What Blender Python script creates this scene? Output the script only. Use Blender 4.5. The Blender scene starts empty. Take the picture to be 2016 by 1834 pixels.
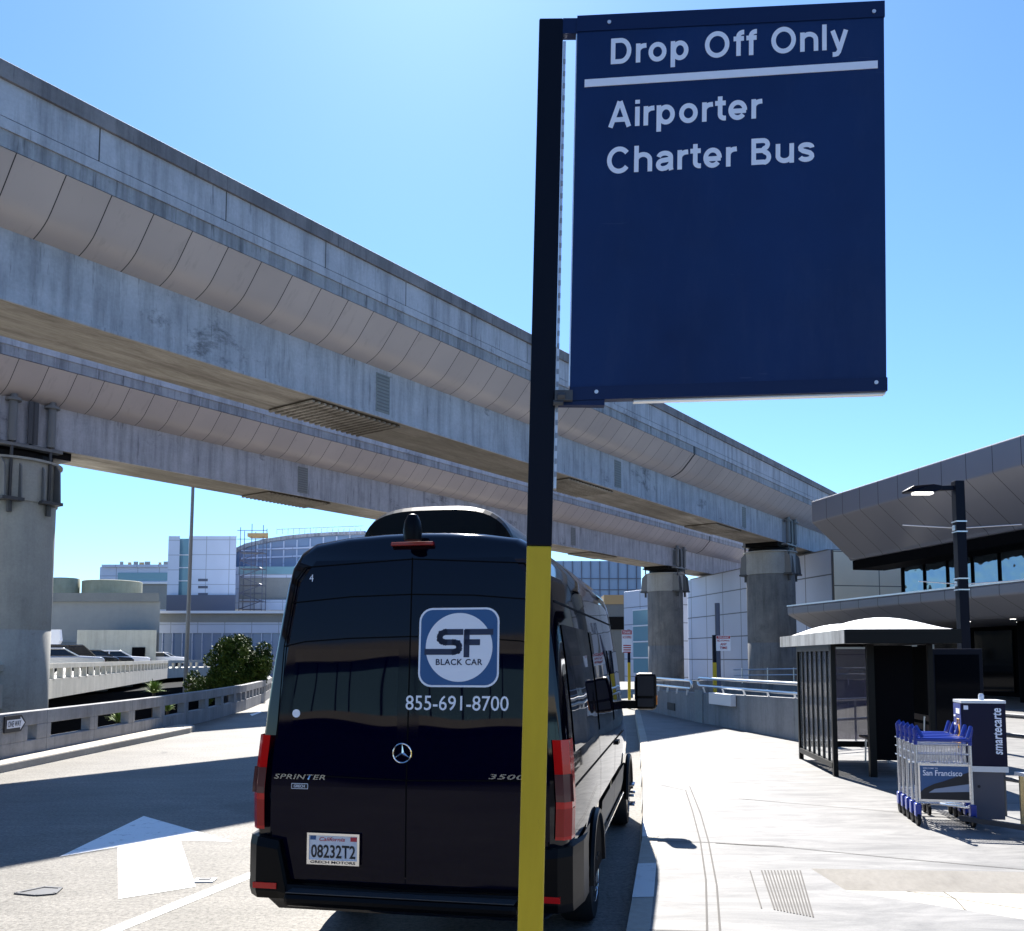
import bpy, math, random
from mathutils import Vector, Matrix
random.seed(7)
S = bpy.context.scene
COL = S.collection
R = math.radians

# ------------------------------------------------------------------ camera, sky, sun, exposure
EYE = 1.95
PITCH = R(4.44)
FOC = 1750.0            # focal length in units of a 2016-wide picture
cam_d = bpy.data.cameras.new('camera'); cam = bpy.data.objects.new('camera', cam_d); COL.objects.link(cam)
cam.location = (0, 0, EYE); cam.rotation_euler = (R(90) + PITCH, 0, 0)
cam_d.sensor_width = 36; cam_d.lens = 36 * FOC / 2016; cam_d.shift_y = 0.12
cam_d.clip_start = 0.05; cam_d.clip_end = 6000
S.camera = cam

SUN_EL, SUN_AZ = R(47.0), R(-5)       # almost straight ahead of the camera (+Y), high
w = bpy.data.worlds.new('World'); S.world = w; w.use_nodes = True
nt = w.node_tree; bg = nt.nodes['Background']
sky = nt.nodes.new('ShaderNodeTexSky'); sky.sky_type = 'NISHITA'; sky.sun_disc = False
sky.sun_elevation = SUN_EL; sky.sun_rotation = SUN_AZ
sky.air_density = 1.0; sky.dust_density = 0.25; sky.ozone_density = 1.6; sky.altitude = 0
tn = nt.nodes.new('ShaderNodeMix'); tn.data_type = 'RGBA'; tn.blend_type = 'MULTIPLY'; tn.inputs[0].default_value = 1
tn.inputs[7].default_value = (0.68, 0.98, 1.34, 1)      # the phone's cool white balance
nt.links.new(sky.outputs[0], tn.inputs[6]); nt.links.new(tn.outputs[2], bg.inputs[0]); bg.inputs[1].default_value = 0.05
sd = bpy.data.lights.new('sun', 'SUN'); so = bpy.data.objects.new('sun', sd); COL.objects.link(so)
sd.energy = 5.0; sd.angle = R(0.5); sd.color = (1.0, 0.955, 0.89)
dirv = Vector((math.sin(SUN_AZ) * math.cos(SUN_EL), math.cos(SUN_AZ) * math.cos(SUN_EL), math.sin(SUN_EL)))
so.rotation_euler = dirv.to_track_quat('Z', 'Y').to_euler(); so.location = (0, 30, 40)
S.view_settings.view_transform = 'Standard'; S.view_settings.look = 'None'
S.view_settings.exposure = 1.72; S.view_settings.gamma = 1.0
S.cycles.max_bounces = 8; S.cycles.use_denoising = True

# survey helpers: a sight line of the photograph (2016x1834) met with a depth or a level
def ray(x, y):
    dx = (x - 1008) / FOC; dv = (1159 - y) / FOC; s, c = math.sin(PITCH), math.cos(PITCH)
    return Vector((dx, c - dv * s, s + dv * c))
def at(x, y, D):
    r = ray(x, y); return Vector((0, 0, EYE)) + r * (D / r.y)
def G(x, y, z=0.0):
    r = ray(x, y); return Vector((0, 0, EYE)) + r * ((z - EYE) / r.z)

# ------------------------------------------------------------------ mesh builder
class MB:
    def __init__(s): s.v = []; s.f = []
    def add(s, vs, fs):
        b = len(s.v); s.v += [Vector(p) for p in vs]; s.f += [tuple(i + b for i in f) for f in fs]; return s
    def box(s, x0, x1, y0, y1, z0, z1):
        return s.add([(x0,y0,z0),(x1,y0,z0),(x1,y1,z0),(x0,y1,z0),(x0,y0,z1),(x1,y0,z1),(x1,y1,z1),(x0,y1,z1)],
                     [(0,3,2,1),(4,5,6,7),(0,1,5,4),(1,2,6,5),(2,3,7,6),(3,0,4,7)])
    def hexa(s, p): return s.add(p, [(0,3,2,1),(4,5,6,7),(0,1,5,4),(1,2,6,5),(2,3,7,6),(3,0,4,7)])
    def face(s, pts): return s.add(pts, [tuple(range(len(pts)))])
    def prism(s, poly, d):          # polygon of 3D points extruded by vector d
        n = len(poly); d = Vector(d); a = [Vector(p) for p in poly]
        fs = [tuple(reversed(range(n))), tuple(range(n, 2*n))] + [(i, (i+1) % n, n + (i+1) % n, n + i) for i in range(n)]
        return s.add(a + [p + d for p in a], fs)
    def tube(s, pts, r, n=10, cap=True):
        pts = [Vector(p) for p in pts]; k = len(pts); rs = r if isinstance(r, (list, tuple)) else [r] * k
        vs, fs = [], []; up = None
        for i, p in enumerate(pts):
            t = (pts[min(i+1, k-1)] - pts[max(i-1, 0)]).normalized()
            if up is None: up = Vector((0,0,1)) if abs(t.z) < .9 else Vector((1,0,0))
            a = t.cross(up).normalized(); b = a.cross(t).normalized(); up = b
            for j in range(n):
                an = 2 * math.pi * j / n; vs.append(p + (a * math.cos(an) + b * math.sin(an)) * rs[i])
        for i in range(k-1):
            for j in range(n):
                fs.append((i*n+j, i*n+(j+1) % n, (i+1)*n+(j+1) % n, (i+1)*n+j))
        if cap: fs += [tuple(reversed(range(n))), tuple((k-1)*n+j for j in range(n))]
        return s.add(vs, fs)
    def bar(s, p, q, wd, ht):       # rectangular bar from p to q
        p, q = Vector(p), Vector(q); t = (q - p).normalized()
        up = Vector((0,0,1)) if abs(t.z) < .95 else Vector((0,1,0))
        a = t.cross(up).normalized() * (wd/2); b = a.cross(t).normalized() * (ht/2)
        return s.hexa([p-a-b, p+a-b, q+a-b, q-a-b, p-a+b, p+a+b, q+a+b, q-a+b])
    def lathe(s, prof, c=(0,0,0), n=32, axis='z'):
        vs, fs = [], []; c = Vector(c)
        for r_, h in prof:
            for j in range(n):
                a = 2*math.pi*j/n; u_, v_ = r_*math.cos(a), r_*math.sin(a)
                vs.append(c + (Vector((u_, v_, h)) if axis == 'z' else Vector((h, u_, v_)) if axis == 'x' else Vector((u_, h, -v_))))
        m = len(prof)
        for i in range(m-1):
            for j in range(n): fs.append((i*n+j, i*n+(j+1) % n, (i+1)*n+(j+1) % n, (i+1)*n+j))
        if prof[0][0] > 1e-6: fs.append(tuple(reversed(range(n))))
        if prof[-1][0] > 1e-6: fs.append(tuple((m-1)*n+j for j in range(n)))
        return s.add(vs, fs)
    def build(s, name, mat, parent=None, smooth=False, bevel=0, world=False, ang=40, origin=None):
        me = bpy.data.meshes.new(name); vs = s.v
        if world and parent is not None:
            iv = world_of(parent).inverted(); vs = [iv @ p for p in vs]
        if origin is not None: vs = [p - Vector(origin) for p in vs]
        me.from_pydata([tuple(p) for p in vs], [], s.f); me.validate(); me.update()
        import bmesh
        bm = bmesh.new(); bm.from_mesh(me); bmesh.ops.recalc_face_normals(bm, faces=bm.faces); bm.to_mesh(me); bm.free()
        if mat is not None: me.materials.append(mat)
        if smooth:
            for p in me.polygons: p.use_smooth = True
            me.set_sharp_from_angle(angle=R(ang))
        o = bpy.data.objects.new(name, me); COL.objects.link(o)
        if origin is not None: o.location = origin
        if parent is not None: o.parent = parent
        if bevel:
            b = o.modifiers.new('bevel', 'BEVEL'); b.width = bevel; b.segments = 2; b.limit_method = 'ANGLE'; b.angle_limit = R(40)
        return o
def world_of(o):
    m = Matrix.LocRotScale(o.location, o.rotation_euler, o.scale)
    return world_of(o.parent) @ m if o.parent else m
def tag(o, label=None, cat=None, group=None, kind=None):
    if label: o['label'] = label
    if cat: o['category'] = cat
    if group: o['group'] = group
    if kind: o['kind'] = kind
    return o
def thing(name, label, cat, loc=(0,0,0), rz=0, group=None):
    o = bpy.data.objects.new(name, None); COL.objects.link(o); o.location = loc; o.rotation_euler = (0,0,rz)
    o.empty_display_size = .2
    return tag(o, label, cat, group)
def copy_tree(o, parent=None):
    c = o.copy(); COL.objects.link(c)
    if parent is not None: c.parent = parent
    for ch in list(o.children): copy_tree(ch, c)
    return c
def text(body, name, mat, parent, o, ux, uy, width, height=None, bold=0.0, spacing=1.0, depth=0.001, shear=0.0):
    """lettering laid on the plane (o, ux, uy): its box starts at o, is `width` wide (and `height` tall if given)"""
    cu = bpy.data.curves.new('lettering', 'FONT'); cu.body = body; cu.size = 1; cu.offset = bold
    cu.space_character = spacing; cu.resolution_u = 3; cu.shear = shear; cu.extrude = 0
    t = bpy.data.objects.new('lettering', cu); COL.objects.link(t)
    me = bpy.data.meshes.new_from_object(t.evaluated_get(bpy.context.evaluated_depsgraph_get()))
    bpy.data.objects.remove(t); bpy.data.curves.remove(cu)
    xs = [v.co.x for v in me.vertices]; ys = [v.co.y for v in me.vertices]
    x0, x1, y0, y1 = min(xs), max(xs), min(ys), max(ys)
    sx = width / (x1 - x0); sy = sx if height is None else height / (y1 - y0)
    o, ux, uy = Vector(o), Vector(ux).normalized(), Vector(uy).normalized(); n = ux.cross(uy)
    for v in me.vertices: v.co = o + ux * ((v.co.x - x0) * sx) + uy * ((v.co.y - y0) * sy) + n * depth
    me.name = name; me.materials.clear(); me.materials.append(mat); me.update()
    ob = bpy.data.objects.new(name, me); COL.objects.link(ob); ob.parent = parent
    return ob

# ------------------------------------------------------------------ materials
def mat(name, col, rough=.6, spec=.5, metal=0, coat=0, trans=0, emit=None, es=0):
    m = bpy.data.materials.new(name); m.use_nodes = True; b = m.node_tree.nodes['Principled BSDF']
    b.inputs['Base Color'].default_value = (*col, 1); b.inputs['Roughness'].default_value = rough
    b.inputs['Specular IOR Level'].default_value = spec; b.inputs['Metallic'].default_value = metal
    b.inputs['Coat Weight'].default_value = coat; b.inputs['Transmission Weight'].default_value = trans
    if emit: b.inputs['Emission Color'].default_value = (*emit, 1); b.inputs['Emission Strength'].default_value = es
    return m
class NB:
    """small node helper on a material"""
    def __init__(s, m): s.t = m.node_tree; s.b = s.t.nodes['Principled BSDF']; s.tc = s.t.nodes.new('ShaderNodeTexCoord')
    def n(s, ty, **kw):
        k = s.t.nodes.new(ty)
        for a, v in kw.items(): setattr(k, a, v)
        return k
    def link(s, a, b): s.t.links.new(a, b)
    def noise(s, scale, mapping=(1,1,1), detail=5, rough=.6, dist=0, loc=(0,0,0)):
        mp = s.n('ShaderNodeMapping'); mp.inputs['Scale'].default_value = mapping; mp.inputs['Location'].default_value = loc
        s.link(s.tc.outputs['Object'], mp.inputs[0])
        k = s.n('ShaderNodeTexNoise'); k.inputs['Scale'].default_value = scale; k.inputs['Detail'].default_value = detail
        k.inputs['Roughness'].default_value = rough; k.inputs['Distortion'].default_value = dist
        s.link(mp.outputs[0], k.inputs['Vector']); return k.outputs['Fac']
    def ramp(s, fac, stops):
        k = s.n('ShaderNodeValToRGB'); e = k.color_ramp.elements
        while len(e) < len(stops): e.new(.5)
        for el, (p, c) in zip(e, stops):
            el.position = p; el.color = (c, c, c, 1) if isinstance(c, (int, float)) else (*c, 1)
        s.link(fac, k.inputs[0]); return k.outputs[0]
    def mix(s, fac, a, b, mode='MIX'):
        k = s.n('ShaderNodeMix', data_type='RGBA', blend_type=mode)
        for inp, v in ((k.inputs[0], fac), (k.inputs[6], a), (k.inputs[7], b)):
            if isinstance(v, (int, float)): inp.default_value = v
            elif isinstance(v, tuple): inp.default_value = (*v, 1)
            else: s.link(v, inp)
        return k.outputs[2]
    def math(s, op, a, b=None, c=None):
        k = s.n('ShaderNodeMath', operation=op)
        for i, v in enumerate((a, b, c)):
            if v is None: continue
            if isinstance(v, (int, float)): k.inputs[i].default_value = v
            else: s.link(v, k.inputs[i])
        return k.outputs[0]
    def axis(s, i):
        k = s.n('ShaderNodeSeparateXYZ'); s.link(s.tc.outputs['Object'], k.inputs[0]); return k.outputs[i]
    def line(s, i, period, width, off=0):   # 1 on thin lines every `period` along axis i
        a = s.math('ADD', s.axis(i), off + period * 1000); f = s.math('MODULO', a, period)
        return s.math('LESS_THAN', f, width)
    def color(s, c): s.link(c, s.b.inputs['Base Color'])
    def bump(s, h, strength=.2, dist=.02):
        k = s.n('ShaderNodeBump'); k.inputs['Strength'].default_value = strength; k.inputs['Distance'].default_value = dist
        s.link(h, k.inputs['Height']); s.link(k.outputs[0], s.b.inputs['Normal'])

def concrete(name, c1, c2, streak=.5, blot=.5, rough=.85, dark=(.05,.05,.055), bump=.15, thr=.62, joint=0):
    m = mat(name, c1, rough, .3); q = NB(m)
    a = q.noise(.9, (1,1,1), 6, .65)
    base = q.mix(q.ramp(a, [(.3,0),(.7,1)]), c1, c2)
    st = q.ramp(q.noise(1.0, (2.6,2.6,.22), 6, .7), [(.45,0),(.75,1)])
    base = q.mix(q.math('MULTIPLY', st, streak), base, dark)
    if streak > .35:
        dr = q.ramp(q.noise(1.0, (7,7,.55), 4, .7, 0, (3,1,8)), [(.60,0),(.68,1)])
        base = q.mix(q.math('MULTIPLY', dr, streak*.75), base, dark)
    bl = q.ramp(q.noise(.45, (1,1,1.4), 8, .75, .3, (4,7,1)), [(thr,0),(thr+.1,1)])
    base = q.mix(q.math('MULTIPLY', bl, blot), base, dark)
    f = q.noise(14, (1,1,1), 4, .7)
    base = q.mix(.25, base, q.ramp(f, [(.25,.25),(.75,1)]), 'MULTIPLY')
    if joint: base = q.mix(q.line(0, joint, .03), base, (.09,.09,.09))
    q.color(base); q.bump(f, bump, .01); return m
M = {}
M['guide_conc'] = concrete('pale weathered concrete', (.42,.43,.47), (.57,.58,.62), .55, .75, thr=.60)
M['guide_parapet'] = concrete('parapet concrete', (.44,.45,.49), (.58,.59,.63), .6, .4, thr=.64, joint=3.0)
M['guide_ledge'] = concrete('drip stained concrete', (.33,.34,.36), (.45,.45,.47), .85, .5, thr=.6)
M['guide_cap'] = concrete('sooty parapet concrete', (.20,.19,.20), (.32,.30,.30), .7, .3)
def soffit():
    m = mat('board marked brown soffit', (.4,.3,.2), .9, .2); q = NB(m)
    a = q.ramp(q.noise(.8, (.35,2.2,1), 7, .75, .4), [(.38,0),(.62,1)]); c = q.mix(a, (.27,.245,.215), (.52,.485,.44))
    d = q.ramp(q.noise(.09, (1,1,1), 4, .6), [(.48,0),(.60,1)]); c = q.mix(q.math('MULTIPLY', d, .6), c, (.13,.115,.095))
    g = q.ramp(q.noise(9, (.5,3,1), 4, .7), [(.3,.6),(.7,1.1)]); q.color(q.mix(.5, c, g, 'MULTIPLY')); return m
M['guide_under'] = soffit()
M['column'] = concrete('grey column concrete', (.36,.36,.34), (.46,.46,.43), .25, .35)
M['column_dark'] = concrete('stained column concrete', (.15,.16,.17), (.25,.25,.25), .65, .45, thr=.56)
M['barrier'] = concrete('grey barrier concrete', (.24,.24,.25), (.33,.33,.33), .4, .5, thr=.6)
M['deck_conc'] = concrete('pale deck concrete', (.46,.45,.40), (.56,.54,.48), .25, .2)
M['kerb'] = concrete('kerb concrete', (.34,.31,.26), (.46,.42,.36), .1, .3)
def cladding():
    m = mat('beige metal cladding', (.42,.36,.33), .32, .5); q = NB(m)
    ln = q.line(0, .93, .022)
    v = q.ramp(q.noise(.5, (1,1,1), 3, .5), [(.3,(.47,.42,.42)),(.7,(.54,.48,.47))])
    wn = q.n('ShaderNodeTexWhiteNoise', noise_dimensions='1D'); q.link(q.math('FLOOR', q.math('DIVIDE', q.math('ADD', q.axis(0), 930), .93)), wn.inputs['W'])
    v = q.mix(.22, v, q.ramp(wn.outputs[0], [(0,.62),(1,1)]), 'MULTIPLY')
    dr = q.ramp(q.noise(1.0, (5,1.2,1.2), 5, .7, 0, (2,8,4)), [(.58,0),(.72,1)]); v = q.mix(q.math('MULTIPLY', dr, .22), v, (.16,.15,.15))
    q.color(q.mix(ln, v, (.03,.03,.035)))
    return m
M['clad'] = cladding()
def panels(name, col, px, pz, line=.03, lc=(.12,.13,.15), rough=.45, ax=0, off=0, offz=0, var=.06):
    m = mat(name, col, rough, .4); q = NB(m)
    l = q.math('MAXIMUM', q.line(ax, px, line, off), q.line(2, pz, line, offz))
    v = q.noise(.35, (1,1,1), 4, .6)
    c = q.mix(v, tuple(k*(1-var*2) for k in col), tuple(min(1,k*(1+var)) for k in col))
    q.color(q.mix(l, c, lc)); return m
M['white_panel'] = panels('white metal wall panels', (.54,.58,.68), 3.1, 1.75, .07)
M['white_panel_long'] = panels('white metal wall panels along the street', (.54,.58,.68), 3.1, 1.75, .08, ax=1)
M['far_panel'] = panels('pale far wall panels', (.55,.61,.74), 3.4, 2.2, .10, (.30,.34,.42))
M['cream_panel'] = panels('cream wall panels', (.90,.80,.60), 3.1, 2.1, .06, (.2,.18,.14))
M['dark_canopy'] = panels('dark grey canopy panels', (.20,.20,.225), 1.4, 50, .03, (.012,.012,.014), .42, 1)
M['plaster_grey'] = concrete('grey plaster wall', (.27,.28,.28), (.31,.32,.31), .05, .05)  # plain grey plaster, also on vents, pilasters and roof units
M['plaster_dark'] = concrete('dark grey plaster', (.19,.20,.20), (.22,.23,.22), .05, .05)
M['wall_pale'] = concrete('pale streaked wall', (.42,.42,.36), (.5,.5,.44), .3, .1)
M['tank'] = concrete('olive grey tank', (.32,.32,.22), (.40,.40,.30), .2, .1)
M['slate'] = mat('slate blue cladding', (.085,.095,.14), .5)
def road_mat():
    m = mat('worn asphalt', (.1,.1,.1), .6, .12); q = NB(m)
    g = q.noise(26, (1,1,1), 4, .85); p = q.noise(.6, (1,1,1), 6, .65, .4); s_ = q.noise(2.2, (.35,2.5,1), 5, .7)
    c = q.mix(q.ramp(p, [(.3,0),(.7,1)]), (.138,.131,.117), (.20,.189,.17))
    c = q.mix(.7, c, q.ramp(g, [(.34,.25),(.60,1.35)]), 'MULTIPLY')
    pt = q.ramp(q.noise(.23, (1,1,1), 5, .6, .8, (8,2,0)), [(.60,0),(.64,1)]); c = q.mix(q.math('MULTIPLY', pt, .35), c, (.05,.048,.045))
    oil = q.ramp(q.noise(1.7, (1,.6,1), 4, .5, .4, (1,6,0)), [(.70,0),(.76,1)]); c = q.mix(q.math('MULTIPLY', oil, .5), c, (.03,.03,.03))
    c = q.mix(.35, c, q.ramp(s_, [(.35,.6),(.7,1.2)]), 'MULTIPLY')
    fl = q.ramp(q.noise(3.0, (1,3.5,1), 2, .5, 0, (3,9,0)), [(.80,0),(.82,1)])
    c = q.mix(q.math('MULTIPLY', fl, .5), c, (.4,.4,.38))
    q.color(c); q.bump(g, .5, .008); return m
M['road'] = road_mat()
def walk_mat():
    m = mat('sidewalk concrete', (.45,.44,.41), .6, .25); q = NB(m)
    p = q.noise(1.5, (.7,2.6,1), 8, .75, .6); g = q.noise(60, (1,1,1), 3, .7); b = q.noise(.35, (1,1,1), 4, .6)
    c = q.mix(q.ramp(p, [(.35,0),(.68,1)]), (.115,.115,.115), (.24,.236,.228))
    c = q.mix(.35, c, q.ramp(b, [(.3,.65),(.7,1.1)]), 'MULTIPLY')
    sp = q.ramp(q.noise(5.5, (1,1,1), 2, .4, 0, (2,5,0)), [(.77,0),(.80,1)])
    c = q.mix(q.math('MULTIPLY', sp, .4), c, (.10,.10,.09))
    c = q.mix(.2, c, q.ramp(g, [(.3,.5),(.7,1.1)]), 'MULTIPLY'); q.color(c); q.bump(g, .25, .004); return m
M['walk'] = walk_mat()
M['walk_warm'] = concrete('warm ramp concrete', (.38,.36,.31), (.48,.45,.39), .05, .15, rough=.65)
def paint_mat(name, col, wear=.5):
    m = mat(name, col, .55, .4); q = NB(m)
    a = q.ramp(q.noise(7, (1,1,1), 8, .8), [(.56,0),(.64,1)])
    q.color(q.mix(q.math('MULTIPLY', a, wear), col, (.18,.17,.16))); return m
M['marking'] = paint_mat('white road paint', (.80,.80,.78), .6)
M['kerb_paint'] = paint_mat('white kerb paint', (.62,.62,.60), .35)
M['groove'] = mat('joint filler', (.07,.065,.06), .9)
M['crack'] = mat('hairline crack', (.12,.11,.09), .9)
M['soil'] = concrete('lower ground', (.07,.065,.05), (.11,.10,.08), 0, .3)
def van_paint():
    m = mat('black gloss paint', (.0005,.0005,.004), .04, .5, coat=.0); q = NB(m)  # trace of blue in the base stands for the mirrored sky
    q.bump(q.noise(1.1, (1,1,.8), 1, .3), .03, .25); return m
M['van'] = van_paint()
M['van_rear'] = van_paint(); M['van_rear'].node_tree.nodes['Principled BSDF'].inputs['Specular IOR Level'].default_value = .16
M['van_rear'].node_tree.nodes['Principled BSDF'].inputs['Base Color'].default_value = (.0004,.0004,.009,1)  # rear doors: reflection toned down, navy of the mirrored sky put into the colour
M['van_glass'] = mat('tinted van glass', (.0004,.0004,.009), .015, .18)
_q = NB(M['van_glass']); _q.bump(_q.noise(1.1, (1,1,.8), 1, .3), .03, .25)
M['van_trim'] = mat('grey plastic trim', (.05,.05,.052), .45, .4)
M['black_plastic'] = mat('black plastic', (.002,.002,.003), .45, .12)
M['seam'] = mat('black door seam', (.0015,.0015,.002), .8, .1)
M['rubber'] = mat('tyre rubber', (.012,.012,.013), .8, .3)
M['rim'] = mat('alloy rim', (.6,.6,.62), .25, metal=1)
M['chrome'] = mat('chrome', (.75,.76,.78), .12, metal=1)
M['red_lens'] = mat('red lamp lens', (.50,.005,.005), .08, .4, coat=.2)
M['dark_lens'] = mat('smoked lamp lens', (.30,.004,.005), .08, .4)
M['clear_lens'] = mat('clear lamp lens', (.09,.03,.03), .1, .5)
M['brake_red'] = mat('unlit brake lens', (.22,.006,.008), .15, .4)
M['amber'] = mat('amber lens', (.6,.2,.03), .2)
M['decal_white'] = mat('white vinyl', (.72,.76,.85), .5)
M['decal_blue'] = mat('blue vinyl', (.012,.075,.22), .4)
M['decal_navy'] = mat('navy vinyl', (.006,.012,.05), .4)
M['plate'] = mat('plate white', (.62,.64,.70), .4)
M['plate_red'] = mat('plate red', (.45,.02,.04), .5)
M['ink'] = mat('black ink', (.005,.006,.012), .5)
def sign_face():
    m = mat('navy sign face', (.010,.026,.10), .5, .25); q = NB(m)
    c = q.mix(q.ramp(q.noise(1.6, (1,1,1), 4, .6), [(.3,0),(.7,1)]), (.0025,.017,.078), (.004,.026,.112))
    du = q.ramp(q.noise(5, (1,1,.25), 6, .75), [(.5,0),(.8,1)]); c = q.mix(q.math('MULTIPLY', du, .12), c, (.10,.12,.20))
    sc_ = q.ramp(q.noise(9, (.3,1,3), 2, .5, 2), [(.74,0),(.76,1)]); c = q.mix(q.math('MULTIPLY', sc_, .10), c, (.2,.22,.3)); q.color(c)
    q.link(q.ramp(q.noise(3, (1,1,.5), 5, .7), [(.3,.38),(.7,.6)]), q.b.inputs['Roughness']); return m
M['sign_navy'] = sign_face()
M['sign_frame'] = mat('navy frame paint', (.003,.014,.066), .45, .25)
M['sign_white'] = mat('sign lettering', (.80,.83,.93), .55)
M['alu'] = mat('bare aluminium edge', (.75,.76,.78), .35, metal=.6)
M['galv'] = mat('galvanised channel', (.62,.65,.70), .4, metal=.4)
def yellow():
    m = mat('yellow post paint', (.52,.36,.012), .5, .35); q = NB(m)
    c = q.mix(q.ramp(q.noise(2.2, (3,3,.5), 5, .6), [(.3,0),(.7,1)]), (.46,.32,.010), (.58,.41,.016))
    sp = q.ramp(q.noise(14, (1.4,1.4,.5), 6, .8), [(.64,0),(.68,1)])
    q.color(q.mix(q.math('MULTIPLY', sp, .35), c, (.18,.13,.02))); return m
M['yellow'] = yellow()
M['post_black'] = mat('black post paint', (.002,.003,.010), .45, .15)
M['steel'] = mat('painted steel bracket', (.17,.175,.18), .5, .4)
M['steel_dark'] = mat('dark steel bracket', (.06,.062,.068), .5, .4)
M['rail'] = mat('brushed rail tube', (.66,.67,.68), .28, metal=.85)
M['slot_grey'] = mat('shaded slot', (.30,.33,.38), .6)
M['glass_dark'] = mat('dark building glass', (.003,.004,.006), .05, .1)
def glass_wavy():
    m = mat('mirror clerestory glass', (.20,.26,.32), .03, .8, metal=.85); q = NB(m)
    q.bump(q.noise(.8, (1,1,1), 2, .5), .35, .12); return m
M['glass_wavy'] = glass_wavy()
M['glass_teal'] = mat('teal building glass', (.16,.30,.36), .12, .6)
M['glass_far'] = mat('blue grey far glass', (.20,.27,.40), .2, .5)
M['interior'] = mat('dark lobby wall', (.003,.003,.004), .8, .05)  # near-black: the lobby's shade under the canopy is put into the colour
M['shelter_metal'] = mat('dark bronze shelter frame', (.004,.0035,.003), .45, .2)
M['shelter_fascia'] = concrete('stained shelter fascia', (.40,.42,.43), (.52,.54,.55), .75, .3)
M['dome'] = mat('white dome plastic', (.88,.88,.87), .4, .4)
def tint(name, col, alpha):
    m = mat(name, col, .03, .5); b = m.node_tree.nodes['Principled BSDF']; b.inputs['Alpha'].default_value = alpha; return m
M['shelter_glass'] = tint('shelter glass', (.35,.38,.40), .16)
M['shelter_tint'] = tint('plum tinted shelter glass', (.20,.17,.26), .62)
M['wood'] = mat('dark bench slat', (.10,.06,.04), .6)
M['cart_blue'] = mat('blue plastic handle', (.010,.035,.28), .3, .5)
M['cart_steel'] = mat('cart tube steel', (.62,.63,.66), .25, metal=.8)
M['kiosk_navy'] = mat('kiosk navy panel', (.003,.004,.026), .4, .2)
M['kiosk_blue'] = mat('kiosk blue panel', (.03,.05,.22), .45)
M['kiosk_grey'] = mat('kiosk grey panel', (.085,.082,.105), .5)
M['orange'] = mat('orange graphic', (.75,.38,.04), .5)
M['brass'] = mat('worn gold metal', (.50,.40,.22), .35, metal=.6)
M['sign_red'] = mat('sign red', (.42,.03,.03), .5)
M['sign_plain'] = mat('sign white sheet', (.75,.76,.80), .5)
M['lamp'] = mat('lit lamp panel', (.9,.9,.9), .4, emit=(1,.97,.9), es=1.6)
M['leaf'] = None
def leaf_mat(name, a, b):
    m = mat(name, a, .6, .12); q = NB(m)
    q.color(q.mix(q.ramp(q.noise(1.4, (1,1,1), 3, .6), [(.35,0),(.65,1)]), a, b)); return m
M['leaf'] = leaf_mat('laurel leaf', (.018,.042,.008), (.075,.105,.016))
M['leaf_pale'] = leaf_mat('agave leaf', (.08,.14,.02), (.16,.22,.05))
M['bark'] = mat('bark', (.06,.045,.03), .9)
M['timber'] = mat('scaffold planks', (.45,.30,.14), .8)
M['car_white'] = mat('white car paint', (.7,.7,.72), .2, .5, coat=.6)
M['car_black'] = mat('black car paint', (.012,.012,.016), .12, .5, coat=.6)
M['car_silver'] = mat('silver car paint', (.45,.46,.48), .2, metal=.5, coat=.6)
M['car_glass'] = mat('car glass', (.012,.016,.02), .05, .6)
M['cream_band'] = concrete('cream concrete band', (.38,.34,.26), (.44,.40,.31), .1, .1)

# ------------------------------------------------------------------ ground, road, sidewalk
def sheet(name, pts, m, z=None, kind='structure'):
    b = MB(); b.face([(p[0], p[1], p[2] if z is None else z) for p in pts]); o = b.build(name, m); tag(o, kind=kind); return o
b = MB()
b.face([(-3000,-3000,-4),(3000,-3000,-4),(3000,3000,-4),(-3000,3000,-4)]); tag(b.build('ground', M['soil']), kind='structure')
BAR = [(-9.25,-30),(-9.22,8),(-9.2,14),(-9.15,17),(-9.15,20),(-9.2,23),(-9.45,28),(-9.95,33),(-10.9,39),(-12.2,45),(-14,51),(-16.2,57),(-19.4,64),(-24,72)]
b = MB()
left = [(x-.12, y) for x, y in BAR]
for (x0,y0),(x1,y1) in zip(left, left[1:]):
    b.hexa([(x0,y0,-3.9),(90,y0,-3.9),(90,y1,-3.9),(x1,y1,-3.9),(x0,y0,0),(90,y0,0),(90,y1,0),(x1,y1,0)])
o = MB(); pts = left + [(90,72),(90,-30)]
o.face([(x,y,0) for x,y in pts]); tag(o.build('road', M['road']), kind='structure')
o = MB(); o.face([(-9,-29.5,.004),(60,-29.5,.004),(60,-1.9,.004),(-9,-1.9,.004)]); M['asphalt_new'] = concrete('fresh dark asphalt', (.022,.022,.023), (.035,.034,.033), 0, .2, rough=.9)
tag(o.build('rear_road', M['asphalt_new']), kind='structure')
o = MB(); o.face([(-4.0,-24,.008),(-3.85,-24,.008),(-1.35,-2.5,.008),(-1.5,-2.5,.008)])
for k in range(5): y_ = -4-k*4.4; o.face([(2.0+k*.5,y_,.008),(2.15+k*.5,y_,.008),(2.35+k*.5,y_-2,.008),(2.2+k*.5,y_-2,.008)])
tag(o.build('rear_lane_marking', M['marking']), kind='structure')
rw = MB()
for (x0,y0),(x1,y1) in zip(left, left[1:]): rw.face([(x0+.05,y0,-4),(x1+.05,y1,-4),(x1+.05,y1,-.01),(x0+.05,y0,-.01)])
tag(rw.build('embankment', M['barrier']), kind='structure')

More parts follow.
